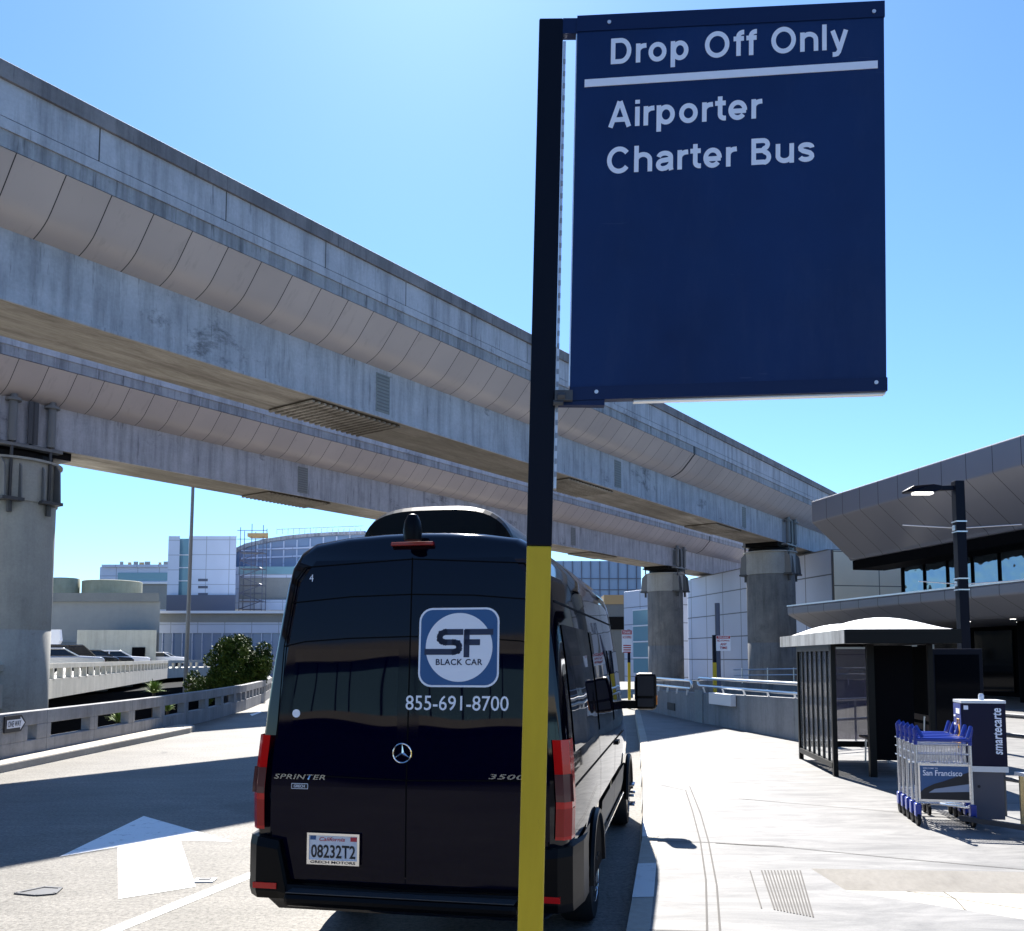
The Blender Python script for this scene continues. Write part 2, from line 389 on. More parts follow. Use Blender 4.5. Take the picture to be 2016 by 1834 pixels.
# kerb and sidewalk
KERB = [(.0,-1.5),(.1,2),(.42,4.2),(.90,6.82),(1.10,7.93),(1.30,9.05),(1.75,12),(2.30,16),(2.85,20),(3.55,25.5),(4.3,31.3),(5.2,38),(6.2,46)]
SW = .15
NOT = [G(1607,1747,.03), G(2500,1763,.03), G(2500,2000,.03), G(2060,1853,.03), G(1668,1786,.03)]
OUT = [G(1604,1716,.15), G(2500,1731,.15)]
floor_ = [(p.x,p.y) for p in NOT]
floor_[0] = (floor_[0][0]+.02, floor_[0][1]-.10); floor_[1] = (floor_[1][0], floor_[1][1]-.10)
notch = [(p.x,p.y+.10) for p in OUT] + floor_[2:]
wk = MB()
inner = [(x+.16, y+.02) for x,y in KERB]
# the walk is laid as one sheet with the ramp pocket left open
import bmesh
from mathutils.geometry import tessellate_polygon
outer = inner + [(60,46),(60,-1.5)]
polys = [[Vector((x,y,0)) for x,y in outer], [Vector((x,y,0)) for x,y in reversed(notch)]]
flat = outer + list(reversed(notch))
wk.add([(x,y,SW) for x,y in flat], [tuple(t) for t in tessellate_polygon(polys)])
tag(wk.build('sidewalk', M['walk']), kind='structure')
pk = MB(); pk.face([(x,y,.03) for x,y in floor_]); tag(pk.build('ramp_floor', M['walk_warm']), kind='structure')
pk = MB()
for i in range(5):
    j = (i+1)%5; pk.face([(*floor_[i],.029),(*floor_[j],.029),(*notch[j],SW),(*notch[i],SW)])
tag(pk.build('ramp_kerb', M['kerb']), kind='structure')
kb = MB()
for (x0,y0),(x1,y1) in zip(KERB, KERB[1:]):
    kb.hexa([(x0-.02,y0,-.05),(x0+.16,y0+.02,-.05),(x1+.16,y1+.02,-.05),(x1-.02,y1,-.05),(x0,y0,SW+.004),(x0+.16,y0+.02,SW+.004),(x1+.16,y1+.02,SW+.004),(x1,y1,SW+.004)])
tag(kb.build('kerb', M['kerb']), kind='structure')
def kerb_x(y):
    for (x0,y0),(x1,y1) in zip(KERB, KERB[1:]):
        if y0 <= y <= y1: return x0 + (x1-x0)*(y-y0)/(y1-y0)
kp = MB()
for y0 in (4.55,6.82,9.09,11.36,13.63,15.9):
    x0, x1 = kerb_x(y0), kerb_x(y0+1.1); y1 = y0+1.1; z = SW+.008
    kp.face([(x0,y0,z),(x0+.165,y0+.02,z),(x1+.165,y1+.02,z),(x1,y1,z)])
    kp.face([(x0-.026,y0,.005),(x0-.006,y0,z),(x1-.006,y1,z),(x1-.026,y1,.005)])
tag(kp.build('kerb_marking', M['kerb_paint']), kind='structure')

def strip(mb, pix, wd, z):
    P = [G(x,y,z) for x,y in pix]
    for a, c in zip(P, P[1:]):
        t = (c-a); t.z = 0; n = Vector((-t.y,t.x,0)).normalized()*(wd/2)
        mb.face([a-n, a+n, c+n, c-n])
jt = MB(); z = SW+.004
def zz8(L): return [((1500+px*.3968)*.6709, (2050+py*.3968)*.6709) for px,py in L]
def zz3(L): return [((2100+px*.449)*.6709, (2250+py*.449)*.6709) for px,py in L]
strip(jt, zz8([(1290,680),(1340,830),(1400,1060),(1440,1340),(1450,1760)]), .014, z)
strip(jt, zz8([(1320,650),(1400,850),(1460,1060),(1520,1380),(1548,1760)]), .014, z)
strip(jt, zz8([(1040,1052),(1500,1066),(2016,1096)]) + zz3([(0,500),(500,530),(1200,600),(2016,672)]), .014, z)
strip(jt, zz8([(1680,740),(2016,770)]) + zz3([(180,212),(560,245),(1225,300)]), .012, z)
strip(jt, zz3([(0,100),(300,110)]), .012, z)
strip(jt, zz3([(225,680),(300,925)]), .010, z)
strip(jt, zz8([(1020,1710),(1450,1722)]), .012, z)
strip(jt, [(1530,1834),(1380,1600)][:0] or zz8([(1110,640),(1330,690)]), .010, z)
for k in range(13):     # grooved warning strip above the ramp
    x0 = 290+k*21; strip(jt, zz3([(x0+10,678),(x0+96,935+k*4)]), .012, z)
tag(jt.build('sidewalk_joint', M['groove']), kind='structure')
cr = MB()
strip(cr, zz3([(1410,742),(1440,770),(1470,805),(1500,825),(1560,860),(1590,890),(1625,930),(1685,965),(1712,985),(1690,1015),(1730,1040),(1790,1076)]), .010, .034)
strip(cr, zz3([(720,728),(1100,790),(2016,930)]), .012, .034)
strip(cr, zz3([(700,925),(1100,985),(2016,1120)]), .010, .034)
tag(cr.build('ramp_crack', M['crack']), kind='structure')

# road markings
mk = MB(); z = .004
mk.face([G(283,1607,z), G(117,1687,z), G(232,1668,z)]); mk.face([G(283,1607,z), G(232,1668,z), G(355,1655,z)]); mk.face([G(283,1607,z), G(355,1655,z), G(457,1657,z)])
mk.face([G(232,1668,z), G(233,1770,z), G(385,1746,z), G(355,1655,z)])
tag(mk.build('lane_arrow', M['marking']), kind='structure')
ml = MB(); a = Vector((-3.9,3.2,z)); c = Vector((-2.16,8.75,z)); n = (c-a).cross(Vector((0,0,1))).normalized()*.065
ml.face([a-n,a+n,c+n,c-n]); a = c; c = Vector((.2,16,z)); ml.face([a-n,a+n,c+n,c-n])
tag(ml.build('lane_line', M['marking']), kind='structure')
ml = MB(); a = G(330,1372+110,z); 
for p, q in (((400,1483),(520,1478)),): pass
ml.face([G(492,1407,z), G(512,1401,z), G(515,1403,z), G(496,1410,z)])
tag(ml.build('faded_lane_mark', M['marking']), kind='structure')

# drain plate and small marker let into the road
d = thing('drain_cover', 'steel drain plate tilted in its frame in the near road', 'drain cover', G(78,1754,0))
b = MB(); p = [G(30,1759,.006), G(88,1747,.006), G(120,1749,.006), G(108,1760,.006), G(72,1763,.006)]; b.prism(p, (0,0,-.01)); b.build('cover_plate', M['steel_dark'], d, world=True)
b = MB()
for q0,q1 in ((p[0],p[1]),(p[1],p[2]),(p[2],p[3]),(p[3],p[4]),(p[4],p[0])): b.bar(q0,q1,.03,.012)
b.build('frame', M['steel_dark'], d, world=True)
d = thing('road_stud', 'small square marker plate beside the white arrow shaft', 'road marker', G(403,1735,0))
b = MB(); c = G(403,1735,0); b.box(c.x-.09,c.x+.09,c.y-.06,c.y+.06,0,.012); b.build('plate', M['galv'], d, world=True)
b = MB(); b.box(c.x-.05,c.x+.05,c.y-.03,c.y+.03,.012,.02); b.build('reflector', M['steel_dark'], d, world=True)

# kerb island in front of the parapet wall
ki = MB(); L0 = [(-8.66,6),(-8.65,15),(-8.5,19),(-8.32,23.2),(-8.45,23.9),(-8.85,24.2)]
poly = [(x,y,.15) for x,y in L0] + [(-9.02,24.2,.15),(-9.02,6,.15)]
ki.prism(poly, (0,0,-.2)); tag(ki.build('kerb_island', M['kerb'], bevel=.03), kind='structure')

# ------------------------------------------------------------------ parapet wall on the left
pw = thing('parapet_wall', 'long grey concrete road parapet with slotted openings along the left lane', 'wall', (-9.2,16,0))
def bar_pt(s):
    acc = 0
    for (x0,y0),(x1,y1) in zip(BAR, BAR[1:]):
        l = math.hypot(x1-x0,y1-y0)
        if s <= acc+l:
            t = (s-acc)/l; return Vector((x0+(x1-x0)*t, y0+(y1-y0)*t, 0)), Vector((x1-x0,y1-y0,0)).normalized()
        acc += l
    return Vector((*BAR[-1],0)), Vector((BAR[-1][0]-BAR[-2][0], BAR[-1][1]-BAR[-2][1], 0)).normalized()
def barseg(mb, s0, s1, z0, z1, th=.2, sl=0):
    p, t = bar_pt(s0); q, t2 = bar_pt(s1); n = Vector((-t.y,t.x,0))*(th/2); n2 = Vector((-t2.y,t2.x,0))*(th/2)
    mb.hexa([p-n+Vector((0,0,z0)), p+n+Vector((0,0,z0)), q+n2+Vector((0,0,z0)), q-n2+Vector((0,0,z0)),
             p-n+Vector((0,0,z1)), p+n+Vector((0,0,z1)), q+n2+Vector((0,0,z1)), q-n2+Vector((0,0,z1))])
HB = .94
s = 45.6-12
k = 0
while s < 104:
    mb = MB(); e = s+1.98; g = .006
    full = 43.6 < s+.01 < 45.7
    barseg(mb, s+g, e-g, 0, .40); barseg(mb, s+g, e-g, .68, HB)
    if full: barseg(mb, s+g, s+1.3, .40, .68); barseg(mb, s+1.62, e-g, .40, .68)
    else: barseg(mb, s+g, s+.16, .40, .68); barseg(mb, e-.2, e-g, .40, .68)
    if s > 60: barseg(mb, s+.9, s+1.1, .40, .68)
    mb.build('wall_panel', M['barrier'], pw, world=True, bevel=.012)
    s += 1.98; k += 1
ow = thing('one_way_sign', 'small black and white arrow sign reading one way on the parapet wall', 'sign', at(26,1420,16.0))
y0 = 16.0
def sp(x,y): p = at(x,y,y0); p.x = -9.07; r = ray(x,y); k = -9.04/r.x; return Vector((0,0,EYE)) + r*k
bl, tl = sp(8,1438), sp(8,1408)
U = Vector((0,1,0)); L = sp(50,1424).y - bl.y; H = .30; zb = .60
yy0 = bl.y
b = MB(); b.prism([(-9.05,yy0,zb),(-9.05,yy0+L*.78,zb),(-9.05,yy0+L,zb+H/2),(-9.05,yy0+L*.78,zb+H),(-9.05,yy0,zb+H)], (.02,0,0)); b.build('sign_plate', M['ink'], ow, world=True)
b = MB(); i = .03; x = -9.026
b.face([(x,yy0+i*2,zb+.075),(x,yy0+L*.72,zb+.075),(x,yy0+L*.72,zb+.03),(x,yy0+L*.93,zb+H/2),(x,yy0+L*.72,zb+H-.03),(x,yy0+L*.72,zb+H-.075),(x,yy0+i*2,zb+H-.075)]); b.build('arrow', M['sign_plain'], ow, world=True)
t = text('ONE WAY', 'lettering', M['ink'], ow, Vector((-9.024,yy0+i*3,zb+.095)) - ow.location, (0,1,0), (0,0,1), L*.62, .11, .015)

# ------------------------------------------------------------------ guideways
GA = math.atan2(.812,.5835)
GU = Vector((.5835,.812,0)); GN = Vector((-.812,.5835,0))
GZ = dict(top=12.87, cap=12.51, joint=11.81, step=11.60, clad=11.27, cb=10.28, gb=8.89)
WD = 4.5
def guideway(p0, t0, t1, label, joint_t, vents, grates):
    g = thing('elevated_guideway', label, 'guideway', GN*p0, GA)
    def ex(name, prof, m, smooth=False, par=g, both=True):
        mb = MB()
        sides = [prof] if not both else [prof, [(WD-q, z_) for q, z_ in prof]]
        for P in sides: mb.prism([(t0,q,z_) for q, z_ in P], (t1-t0,0,0))
        return mb.build(name, m, par, smooth=smooth, ang=50)
    Z = GZ
    ex('parapet_cap', [(-.07,Z['cap']),(-.07,Z['top']-.03),(-.03,Z['top']),(.30,Z['top']),(.30,Z['cap'])], M['guide_cap'])
    ex('parapet', [(0,Z['joint']+.02),(0,Z['cap']),(.27,Z['cap']),(.27,Z['joint']+.02)], M['guide_parapet'])
    ex('deck_edge', [(-.01,Z['step']),(-.01,Z['joint']),(.30,Z['joint']),(.30,Z['step'])], M['guide_conc'])
    ex('drip_ledge', [(.03,Z['clad']),(.03,Z['step']-.0),(.4,Z['step']),(.4,Z['clad'])], M['guide_ledge'])
    ex('deck', [(.4,Z['clad']+.02),(.4,11.75),(WD-.4,11.75),(WD-.4,Z['clad']+.02)], M['guide_conc'], both=False)
    pr = [(0,11.24),(.15,11.08),(.30,10.91),(.44,10.76),(.54,10.655),(.65,10.555),(.78,10.47),(.92,10.40),(1.06,10.345),(1.2,10.30)]
    ex('cladding', [(0.9,Z['clad']-.02)] + pr + [(1.3,Z['cb']+.2)], M['clad'], True)
    gz = [(1.2,Z['gb']+.02),(1.2,Z['cb']+.02),(WD-1.2,Z['cb']+.02),(WD-1.2,Z['gb']+.02)]
    ex('girder', gz, M['guide_conc'], both=False)
    ex('soffit', [(1.2,Z['gb']),(1.2,Z['gb']+.02),(WD-1.2,Z['gb']+.02),(WD-1.2,Z['gb'])], M['guide_under'], both=False)
    lip = MB(); lip.box(t0,t1,1.17,1.22,Z['gb']-.015,Z['gb']+.06); lip.build('soffit_lip', M['guide_conc'], g)
    for tt in vents:
        v = MB(); v.box(tt-.28,tt+.28,1.185,1.2,Z['gb']+.14,Z['cb']-.12)
        o = v.build('vent_panel', M['plaster_grey'], g); sl = MB()
        for i in range(11): sl.box(tt-.24,tt+.24,1.170,1.185,Z['gb']+.2+i*.1,Z['gb']+.23+i*.1)
        sl.build('louvre', M['steel'], o)
    for tt in grates:
        v = MB(); v.box(tt-1.7,tt+1.7,1.35,3.15,Z['gb']-.05,Z['gb']-.02); o = v.build('soffit_grate', M['bark'], g); sl = MB()
        for i in range(17): sl.box(tt-1.7+i*.21,tt-1.62+i*.21,1.35,3.15,Z['gb']-.10,Z['gb']-.05)
        sl.build('grate_bars', M['guide_under'], o)
    for tt in joint_t:
        v = MB(); v.prism([(tt,q-.012,z_-.006) for q,z_ in pr] + [(tt,q+.05,z_+.06) for q,z_ in reversed(pr)], (.09,0,0)); v.box(tt,tt+.16,.0,.1,Z['clad'],Z['step'])
        v.build('expansion_joint', M['ink'], g)
    return g
def tloc(xpix, D0):
    r = (xpix-1008)/FOC; return D0*r/(.5835-.812*r) + .812*D0
gN = guideway(16.63, -45, 95, 'higher-looking nearer concrete guideway whose parapet stands against the sky', [tloc(1372,28.5)], [tloc(750,30.5),tloc(1220,30.5),tloc(1470,30.5)], [tloc(680,31.5),tloc(1150,31.5), tloc(1425,31.5)])
gF = guideway(28.30, -60, 110, 'farther concrete guideway seen below and behind the nearer one', [tloc(1400,48.5)], [tloc(592,50.5),tloc(1130,50.5),tloc(1330,50.5)], [tloc(575,51.5),tloc(1180,51.5)])

# ------------------------------------------------------------------ guideway columns
def column(x, y, label, m, r=1.4, base=-4.0):
    c = thing('guideway_column', label, 'column', (x,y,base), GA, 'concrete columns carrying the guideways')
    zt = 8.32-base; z1 = 7.0-base
    b = MB(); b.lathe([(r,0),(r,3.9),(r-.012,3.92),(r-.012,3.95),(r,3.97),(r,6.8),(r-.012,6.82),(r-.012,6.85),(r,6.87),(r,z1)], n=48); b.build('shaft', m, c, True)
    b = MB(); b.lathe([(r+.05,z1),(r+.05,zt-.02),(r+.16,zt),(r+.16,zt+.07),(r-.3,zt+.07)], n=48); b.build('collar', M['column'], c, True)
    b = MB(); b.lathe([(r-.15,zt+.07),(r-.15,zt+.30)], n=32); b.box(-1.5,1.5,-1.0,1.0,zt+.30,zt+.56); b.build('bearing', M['black_plastic'], c)
    for sy in (-1,1):
        for sx in (-1,1):
            cx = sx*.62; cy = sy*1.36
            b = MB()
            b.tube([(cx,cy,zt+.55),(cx,cy,zt+1.85)], .13, 14); b.lathe([(.24,zt+1.85),(.24,zt+1.93),(.12,zt+1.93),(.12,zt+2.12)], (cx,cy,0), 16)
            b.build('restrainer_pipe', M['steel'], c, True)
            b = MB(); b.tube([(cx,cy,z1-.25),(cx,cy,zt+.6)], .05, 8); b.box(cx-.34,cx+.34,cy-.28,cy+.28,z1-.06,z1+.04); b.tube([(cx,cy,z1-.42),(cx,cy,z1-.06)],.085,8)
            b.build('tie_rod', M['steel_dark'], c)
            b = MB()
            for ox in (-.26,.26):
                b.prism([(cx+ox-.02,sy*(r*.55),z1+.04),(cx+ox-.02,cy+sy*.25,z1+.04),(cx+ox-.02,cy+sy*.16,zt-.25),(cx+ox-.02,cy-sy*.1,zt+.0),(cx+ox-.02,sy*(r*.55),zt)], (.04,0,0))
            b.build('gusset', M['steel'], c)
        b = MB(); b.box(-.02,.02,sy*1.06,sy*1.42,zt+.55,zt+1.95); b.box(-.16,.16,sy*1.38,sy*1.42,zt+.55,zt+1.95); b.build('stiffener', M['steel_dark'], c)
        b = MB(); b.box(-1.0,1.0,sy*1.05,sy*1.42,zt+.40,zt+.50); b.build('clamp_plate', M['steel'], c)
    return c
column(-16.75,29.3,'grey concrete column at the left edge behind the slotted parapet', M['column'])
column(11.85,68.6,'slimmer looking far concrete column beside the tinted tow sign', M['column_dark'], 1.36)
column(15.95,54.6,'broad stained concrete column next to the terminal canopy', M['column_dark'], 1.45)

# ------------------------------------------------------------------ terminal building on the right
TD = Vector((.208,-.978,0)); TN = Vector((.978,.208,0)); TO = Vector((15.3,45.0,0))   # along the front toward the camera, and inward
te = thing('terminal_building', 'dark grey terminal with two jutting panelled canopies and mirror windows', 'building', TO, math.atan2(-TN.x, TN.y) + math.pi/2*0)
te.rotation_euler = (0,0,math.atan2(TN.y,TN.x))      # local x inward, local y away from the camera
def tex(name, prof, y0_, y1_, m, smooth=False): 
    b = MB(); b.prism([(q,y0_,z_) for q,z_ in prof], (0,y1_-y0_,0)); return b.build(name, m, te, smooth, bevel=.06 if not smooth else 0)
tex('upper_canopy', [(0,8.80),(0,9.90),(9,9.9),(9,6.9),(2.1,6.9),(2.0,7.06)], -44, 0, M['dark_canopy'])
tex('lower_canopy', [(-1.15,4.12),(-1.15,4.52),(8,4.5),(8,3.4),(.3,3.4),(.05,3.48)], -44, .6, M['dark_canopy'])
b = MB(); b.box(-1.17,-.9,-44,.6,4.53,4.60); b.build('canopy_lit_edge', M['alu'], te)  # bright strip standing in for the sunlit top edge of the canopy
b = MB(); b.box(4.0,4.1,-44,-1.6,4.5,6.9); b.build('clerestory_window', M['glass_wavy'], te)
b = MB()
for k in range(26): b.box(3.93,4.0,-1.66-k*1.62,-1.58-k*1.62,4.5,6.9)
b.box(3.92,4.0,-44,-1.6,4.5,4.62); b.build('window_mullion', M['interior'], te)
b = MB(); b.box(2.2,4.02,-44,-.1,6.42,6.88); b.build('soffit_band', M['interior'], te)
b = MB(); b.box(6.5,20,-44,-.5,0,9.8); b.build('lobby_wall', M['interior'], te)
b = MB()
for k in range(14): b.box(6.40,6.49,-3.0-k*2.9,-.6-k*2.9,.35,3.2)
b.build('lobby_glass', M['glass_dark'], te)
for k in range(6):
    b = MB(); b.lathe([(.25,0),(.25,3.25)], (3.2,-4-k*6.2,.15), 20); b.build('portico_post', M['interior'], te, True)
for k in range(9):
    for q in (1.2,3.6):
        b = MB(); b.lathe([(.10,3.385),(.10,3.395)], (q,-9.5-k*2.4,0), 14); b.build('downlight', M['lamp'], te)
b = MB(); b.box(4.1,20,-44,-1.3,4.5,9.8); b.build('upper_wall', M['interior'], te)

# white panelled building behind the columns, rounded at its far end
WA = Vector((19.6,54.2,0)); WDr = Vector((-.2,.98,0)).normalized()
wb = thing('panelled_building', 'white metal panelled building with rounded corner behind the two right columns', 'building', WA)
wb.rotation_euler = (0,0,math.atan2(WDr.y,WDr.x)-math.pi/2)     # local y along the wall away from the camera, x toward the right
def curved_wall(l, r, h0, h1):
    P = [(0,0)] + [(0,l-r)]
    P += [(r-r*math.cos(a), l-r+r*math.sin(a)) for a in [math.pi/2*i/10 for i in range(1,11)]] + [(16,l),(16,0)]
    return P
b = MB(); P = curved_wall(24.5,2.4,0,0); b.prism([(x,y,0) for x,y in P], (0,0,8.55)); b.build('wall', M['white_panel_long'], wb, True, ang=30)
b = MB(); b.box(-.04,15.9,.4,21.8,8.55,8.62); b.build('coping', M['steel'], wb)
b = MB(); b.box(.05,16,-.12,-.0,0,8.5); b.build('end_wall', M['cream_panel'], wb)
wl = thing('panelled_annex', 'bluish white panelled annex with a tall window strip beyond the far column', 'building', at(1229,1300,92))
c0 = at(1229,1330,92); c1 = at(1300,1330,86); d_ = (c1-c0); d_.z = 0; ln = d_.length
wl.location = (c0.x,c0.y,0); wl.rotation_euler = (0,0,math.atan2(d_.y,d_.x))
hh = at(1229,1166,92).z
b = MB(); b.box(0,ln+1,0,9,-1,hh); b.build('wall', M['white_panel'], wl, bevel=.05)
wx0 = ln*.28
for k in range(4):
    b = MB(); b.box(wx0,ln,-.04,-.01,.4+k*1.6,1.85+k*1.6); f = b.build('window', M['glass_teal'], wl)
    b = MB(); b.box(wx0-.06,ln,-.08,-.04,1.85+k*1.6,1.98+k*1.6); b.build('sill', M['sign_plain'], f)

# far blue glass building seen between van and far column
fb = thing('glazed_office', 'hazy blue glazed office block behind the van roof on the right', 'building', at(1165,1300,150))
a0 = at(1090,1105,150); a1 = at(1262,1105,150); zt = a0.z
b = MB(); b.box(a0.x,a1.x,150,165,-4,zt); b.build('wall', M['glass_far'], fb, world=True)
b = MB()
for k in range(9): b.box(a0.x,a1.x,149.8,150,k*1.9,k*1.9+.12)
for k in range(11): b.box(a0.x+k*1.55,a0.x+k*1.55+.12,149.75,150,0,zt)
b.build('mullion', M['slate'], fb, world=True)
lb = thing('service_block', 'low dark service block with tan parapet beside the panelled annex', 'building', at(1215,1330,100))
b = MB(); p0, p1 = at(1190,1190,100), at(1232,1190,100); b.box(p0.x,p1.x,100,108,-1,p0.z); b.build('wall', M['plaster_dark'], lb, world=True)
b = MB(); q0 = at(1190,1172,100); b.box(p0.x-.05,p1.x,99.9,108,p0.z,q0.z); b.build('parapet', M['timber'], lb, world=True)
b = MB(); q0 = at(1190,1215,100); q1 = at(1190,1240,100); b.box(p0.x+.3,p1.x-.2,99.9,99.98,q1.z,q0.z); b.build('window', M['glass_dark'], lb, world=True)

# ------------------------------------------------------------------ low wall with rails ahead
W0, W1, W2 = Vector((6.35,18.4,0)), Vector((5.15,25.2,0)), Vector((4.45,31.5,0))
lw = thing('barrier_wall', 'low grey concrete wall with steel tube rails across the sidewalk end', 'wall', W1)
def wseg(p, q, h0, h1, th=.25):
    t = (q-p).normalized(); n = Vector((t.y,-t.x,0))*th; Zv = lambda z_: Vector((0,0,z_))
    b = MB(); b.hexa([p,p+n,q+n,q,p+Zv(h0),p+n+Zv(h0),q+n+Zv(h1),q+Zv(h1)]); return b
wseg(W0,W1,1.08,.96).build('wall_panel', M['barrier'], lw, world=True, bevel=.015)
wseg(W1,W2,.96,.86).build('wall_panel', M['barrier'], lw, world=True, bevel=.015)
t01 = (W1-W0).normalized()
for s_, wdt in ((.55,.5),(6.3,.55)):
    p = W0+t01*s_; b = wseg(p,p+t01*wdt,1.04,1.04,.05); 
    n = Vector((t01.y,-t01.x,0))*-.03; b.v = [v+n for v in b.v]; b.build('pilaster', M['plaster_grey'], lw, world=True)
def wrail(p, q, z0, z1, name='rail'):
    b = MB(); up = lambda v, z_: Vector((v.x,v.y,z_)); t = (q-p).normalized()
    b.tube([up(p+t*.12,z1),up(q-t*.12,z1),up(q-t*.02,z1-.05),up(q,(z0+z1)/2),up(q-t*.02,z0+.05),up(q-t*.12,z0),up(p+t*.12,z0),up(p+t*.02,z0+.05),up(p,(z0+z1)/2),up(p+t*.02,z1-.05),up(p+t*.12,z1)], .035, 8)
    return b.build(name, M['rail'], lw, True, world=True)
wrail(W0+t01*.6, W1-t01*.25, 1.17, 1.38); wrail(W1+(W2-W1)*.04, W2, 1.06, 1.28)
b = MB()
for k in range(5):
    p = W0+t01*(1.2+k*1.3); b.bar((p.x+.1,p.y,.95),(p.x+.02,p.y,1.2),.04,.04)
for k in range(6):
    p = W1+(W2-W1)*(.1+k*.16); b.bar((p.x-.02,p.y,.86),(p.x,p.y,1.1),.05,.05)
b.build('rail_post', M['rail'], lw, world=True)
b = MB(); p = W0+t01*4.1; q = W0+t01*5.5; b.hexa([(p.x-.16,p.y,.72),(p.x-.02,p.y,.72),(q.x-.02,q.y,.72),(q.x-.16,q.y,.72),(p.x-.16,p.y,1.02),(p.x-.02,p.y,1.02),(q.x-.02,q.y,1.02),(q.x-.16,q.y,1.02)]); b.build('junction_box', M['galv'], lw, world=True, bevel=.01)
for f in (.30,.62):
    p = W1+(W2-W1)*f; q = W1+(W2-W1)*(f+.12); b = MB(); b.hexa([(p.x-.03,p.y,.34),(p.x+.01,p.y,.34),(q.x+.01,q.y,.34),(q.x-.03,q.y,.34),(p.x-.03,p.y,.56),(p.x+.01,p.y,.56),(q.x+.01,q.y,.56),(q.x-.03,q.y,.56)]); b.build('wall_slot', M['groove'], lw, world=True)
# second wall line and its rails farther back
bw = thing('ramp_parapet', 'far dark concrete ramp parapet with thin steel rails before the right columns', 'wall', (9,38,0))
b = MB(); b.hexa([(5.2,38,0),(16,33,0),(16.2,33.3,0),(5.3,38.3,0),(5.2,38,.95),(16,33,1.15),(16.2,33.3,1.15),(5.3,38.3,.95)]); b.build('wall_panel', M['column_dark'], bw, world=True)
for z0,dx in ((1.22,0),(1.45,0)):
    b = MB(); b.tube([(9.0,36.25,z0),(15.8,33.1,z0+.15)], .022, 8); b.build('rail', M['rail'], bw, True, world=True)
b = MB()
for k in range(8):
    f = .36+.64*k/7; b.tube([(5.7+10*f,37.75-4.6*f,.9),(5.7+10*f,37.75-4.6*f,1.47+.15*f)], .025, 6)
b.build('rail_post', M['rail'], bw, world=True)

# ------------------------------------------------------------------ tow-away signs
def tow_sign(x, D, yt, yb, wpx, label, pole_pix, lines):
    p = at(x,1320,D); s_ = thing('parking_sign', label, 'sign', (p.x,p.y,0))
    wd = wpx/FOC*D; z1 = at(x,yt,D).z; z0 = at(x,yb,D).z
    px = pole_pix/FOC*D
    b = MB(); zs = at(x,1305,D).z; b.box(px-.05,px+.05,.03,.13,zs,z1+.02); b.build('post', M['post_black'], s_)
    b = MB(); b.box(px-.052,px+.052,.028,.132,0,zs); b.build('post_base', M['yellow'], s_)
    b = MB(); b.box(0,wd,0,.02,z0,z1); f = b.build('sign_plate', M['sign_plain'], s_)
    b = MB(); b.box(.01,wd-.01,-.006,-.001,z1-(z1-z0)*.20,z1-.01); b.build('header', M['sign_red'], f)
    for body, rx, rz, rw, rh, mm in lines:
        text(body,'lettering',M[mm],f,(wd*rx,-.008,z0+(z1-z0)*rz),(1,0,0),(0,0,1),wd*rw,(z1-z0)*rh,.02)
    return s_
tow_sign(1411,27,1252,1282+0,28,'red and white tow-away no stopping any time sign on a black and yellow post',-3,
  [('TOW-AWAY',.12,.83,.76,.12,'sign_plain'),('NO',.06,.60,.22,.14,'sign_red'),('STOPPING',.33,.62,.6,.10,'sign_red'),('ANY',.28,.36,.46,.16,'sign_red'),('TIME',.24,.12,.52,.16,'sign_red')])
s2 = tow_sign(1225,34,1241,1285,20,'red and white no stopping sign just past the van windscreen',14,
  [('TOW-AWAY',.12,.83,.76,.12,'sign_plain'),('NO STOPPING',.08,.62,.84,.12,'sign_red')])
b = MB()
for k in range(4): b.box(.05,.34,-.008,-.004,s2.location.z+2.13+k*.085,s2.location.z+2.17+k*.085)
b.build('small_print', M['sign_red'], s2)
gp = thing('grey_pole', 'bare slate grey pole standing behind the tow-away sign', 'pole', (at(1411,1300,30).x+.05,30,0))
b = MB(); b.tube([(0,0,0),(0,0,at(1411,1188,30).z)], .085, 12); b.build('shaft', M['slate'], gp, True); b = MB(); b.lathe([(.17,0),(.17,.05),(.1,.09)],n=14); b.build('base_plate', M['slate'], gp)

# ------------------------------------------------------------------ street lamp on the sidewalk
lp = thing('street_lamp', 'black square street lamp post with one flat lamp head arm near the shelter', 'street lamp', (at(1903,1400,18).x, 18, SW))
zt = at(1898,948,18).z - SW
b = MB(); b.box(-.095,.095,-.095,.095,0,zt); b.build('post', M['post_black'], lp, bevel=.012)
b = MB(); b.box(-.19,.19,-.19,.19,0,.06); b.build('base_plate', M['post_black'], lp)
b = MB(); b.bar((-.09,0,zt-.14),(-.40,0,zt-.15),.09,.10); b.build('arm', M['post_black'], lp, bevel=.01)
b = MB(); b.prism([(-.36,-.10,zt-.19),(-.36,-.10,zt-.10),(-.55,-.14,zt-.08),(-.95,-.13,zt-.11),(-1.10,-.08,zt-.20),(-1.08,-.08,zt-.24),(-.95,-.12,zt-.24),(-.52,-.14,zt-.24)], (0,.24,0)); h = b.build('lamp_head', M['post_black'], lp, bevel=.02)
b = MB(); b.box(-.93,-.55,-.10,.06,zt-.275,zt-.242); b.build('light_panel', M['lamp'], h)
for zf in (.70,.76,1.14+.05,1.25):
    b = MB(); zc = zt-(zf*1.0)-.0; zc = at(1903,{.70:1028,.76:1048,1.19:1140,1.25:1162}.get(round(zf,2),1028),18).z-SW
    b.box(-.11,.11,-.11,.11,zc-.012,zc+.012); b.build('clamp_band', M['rail'], lp)
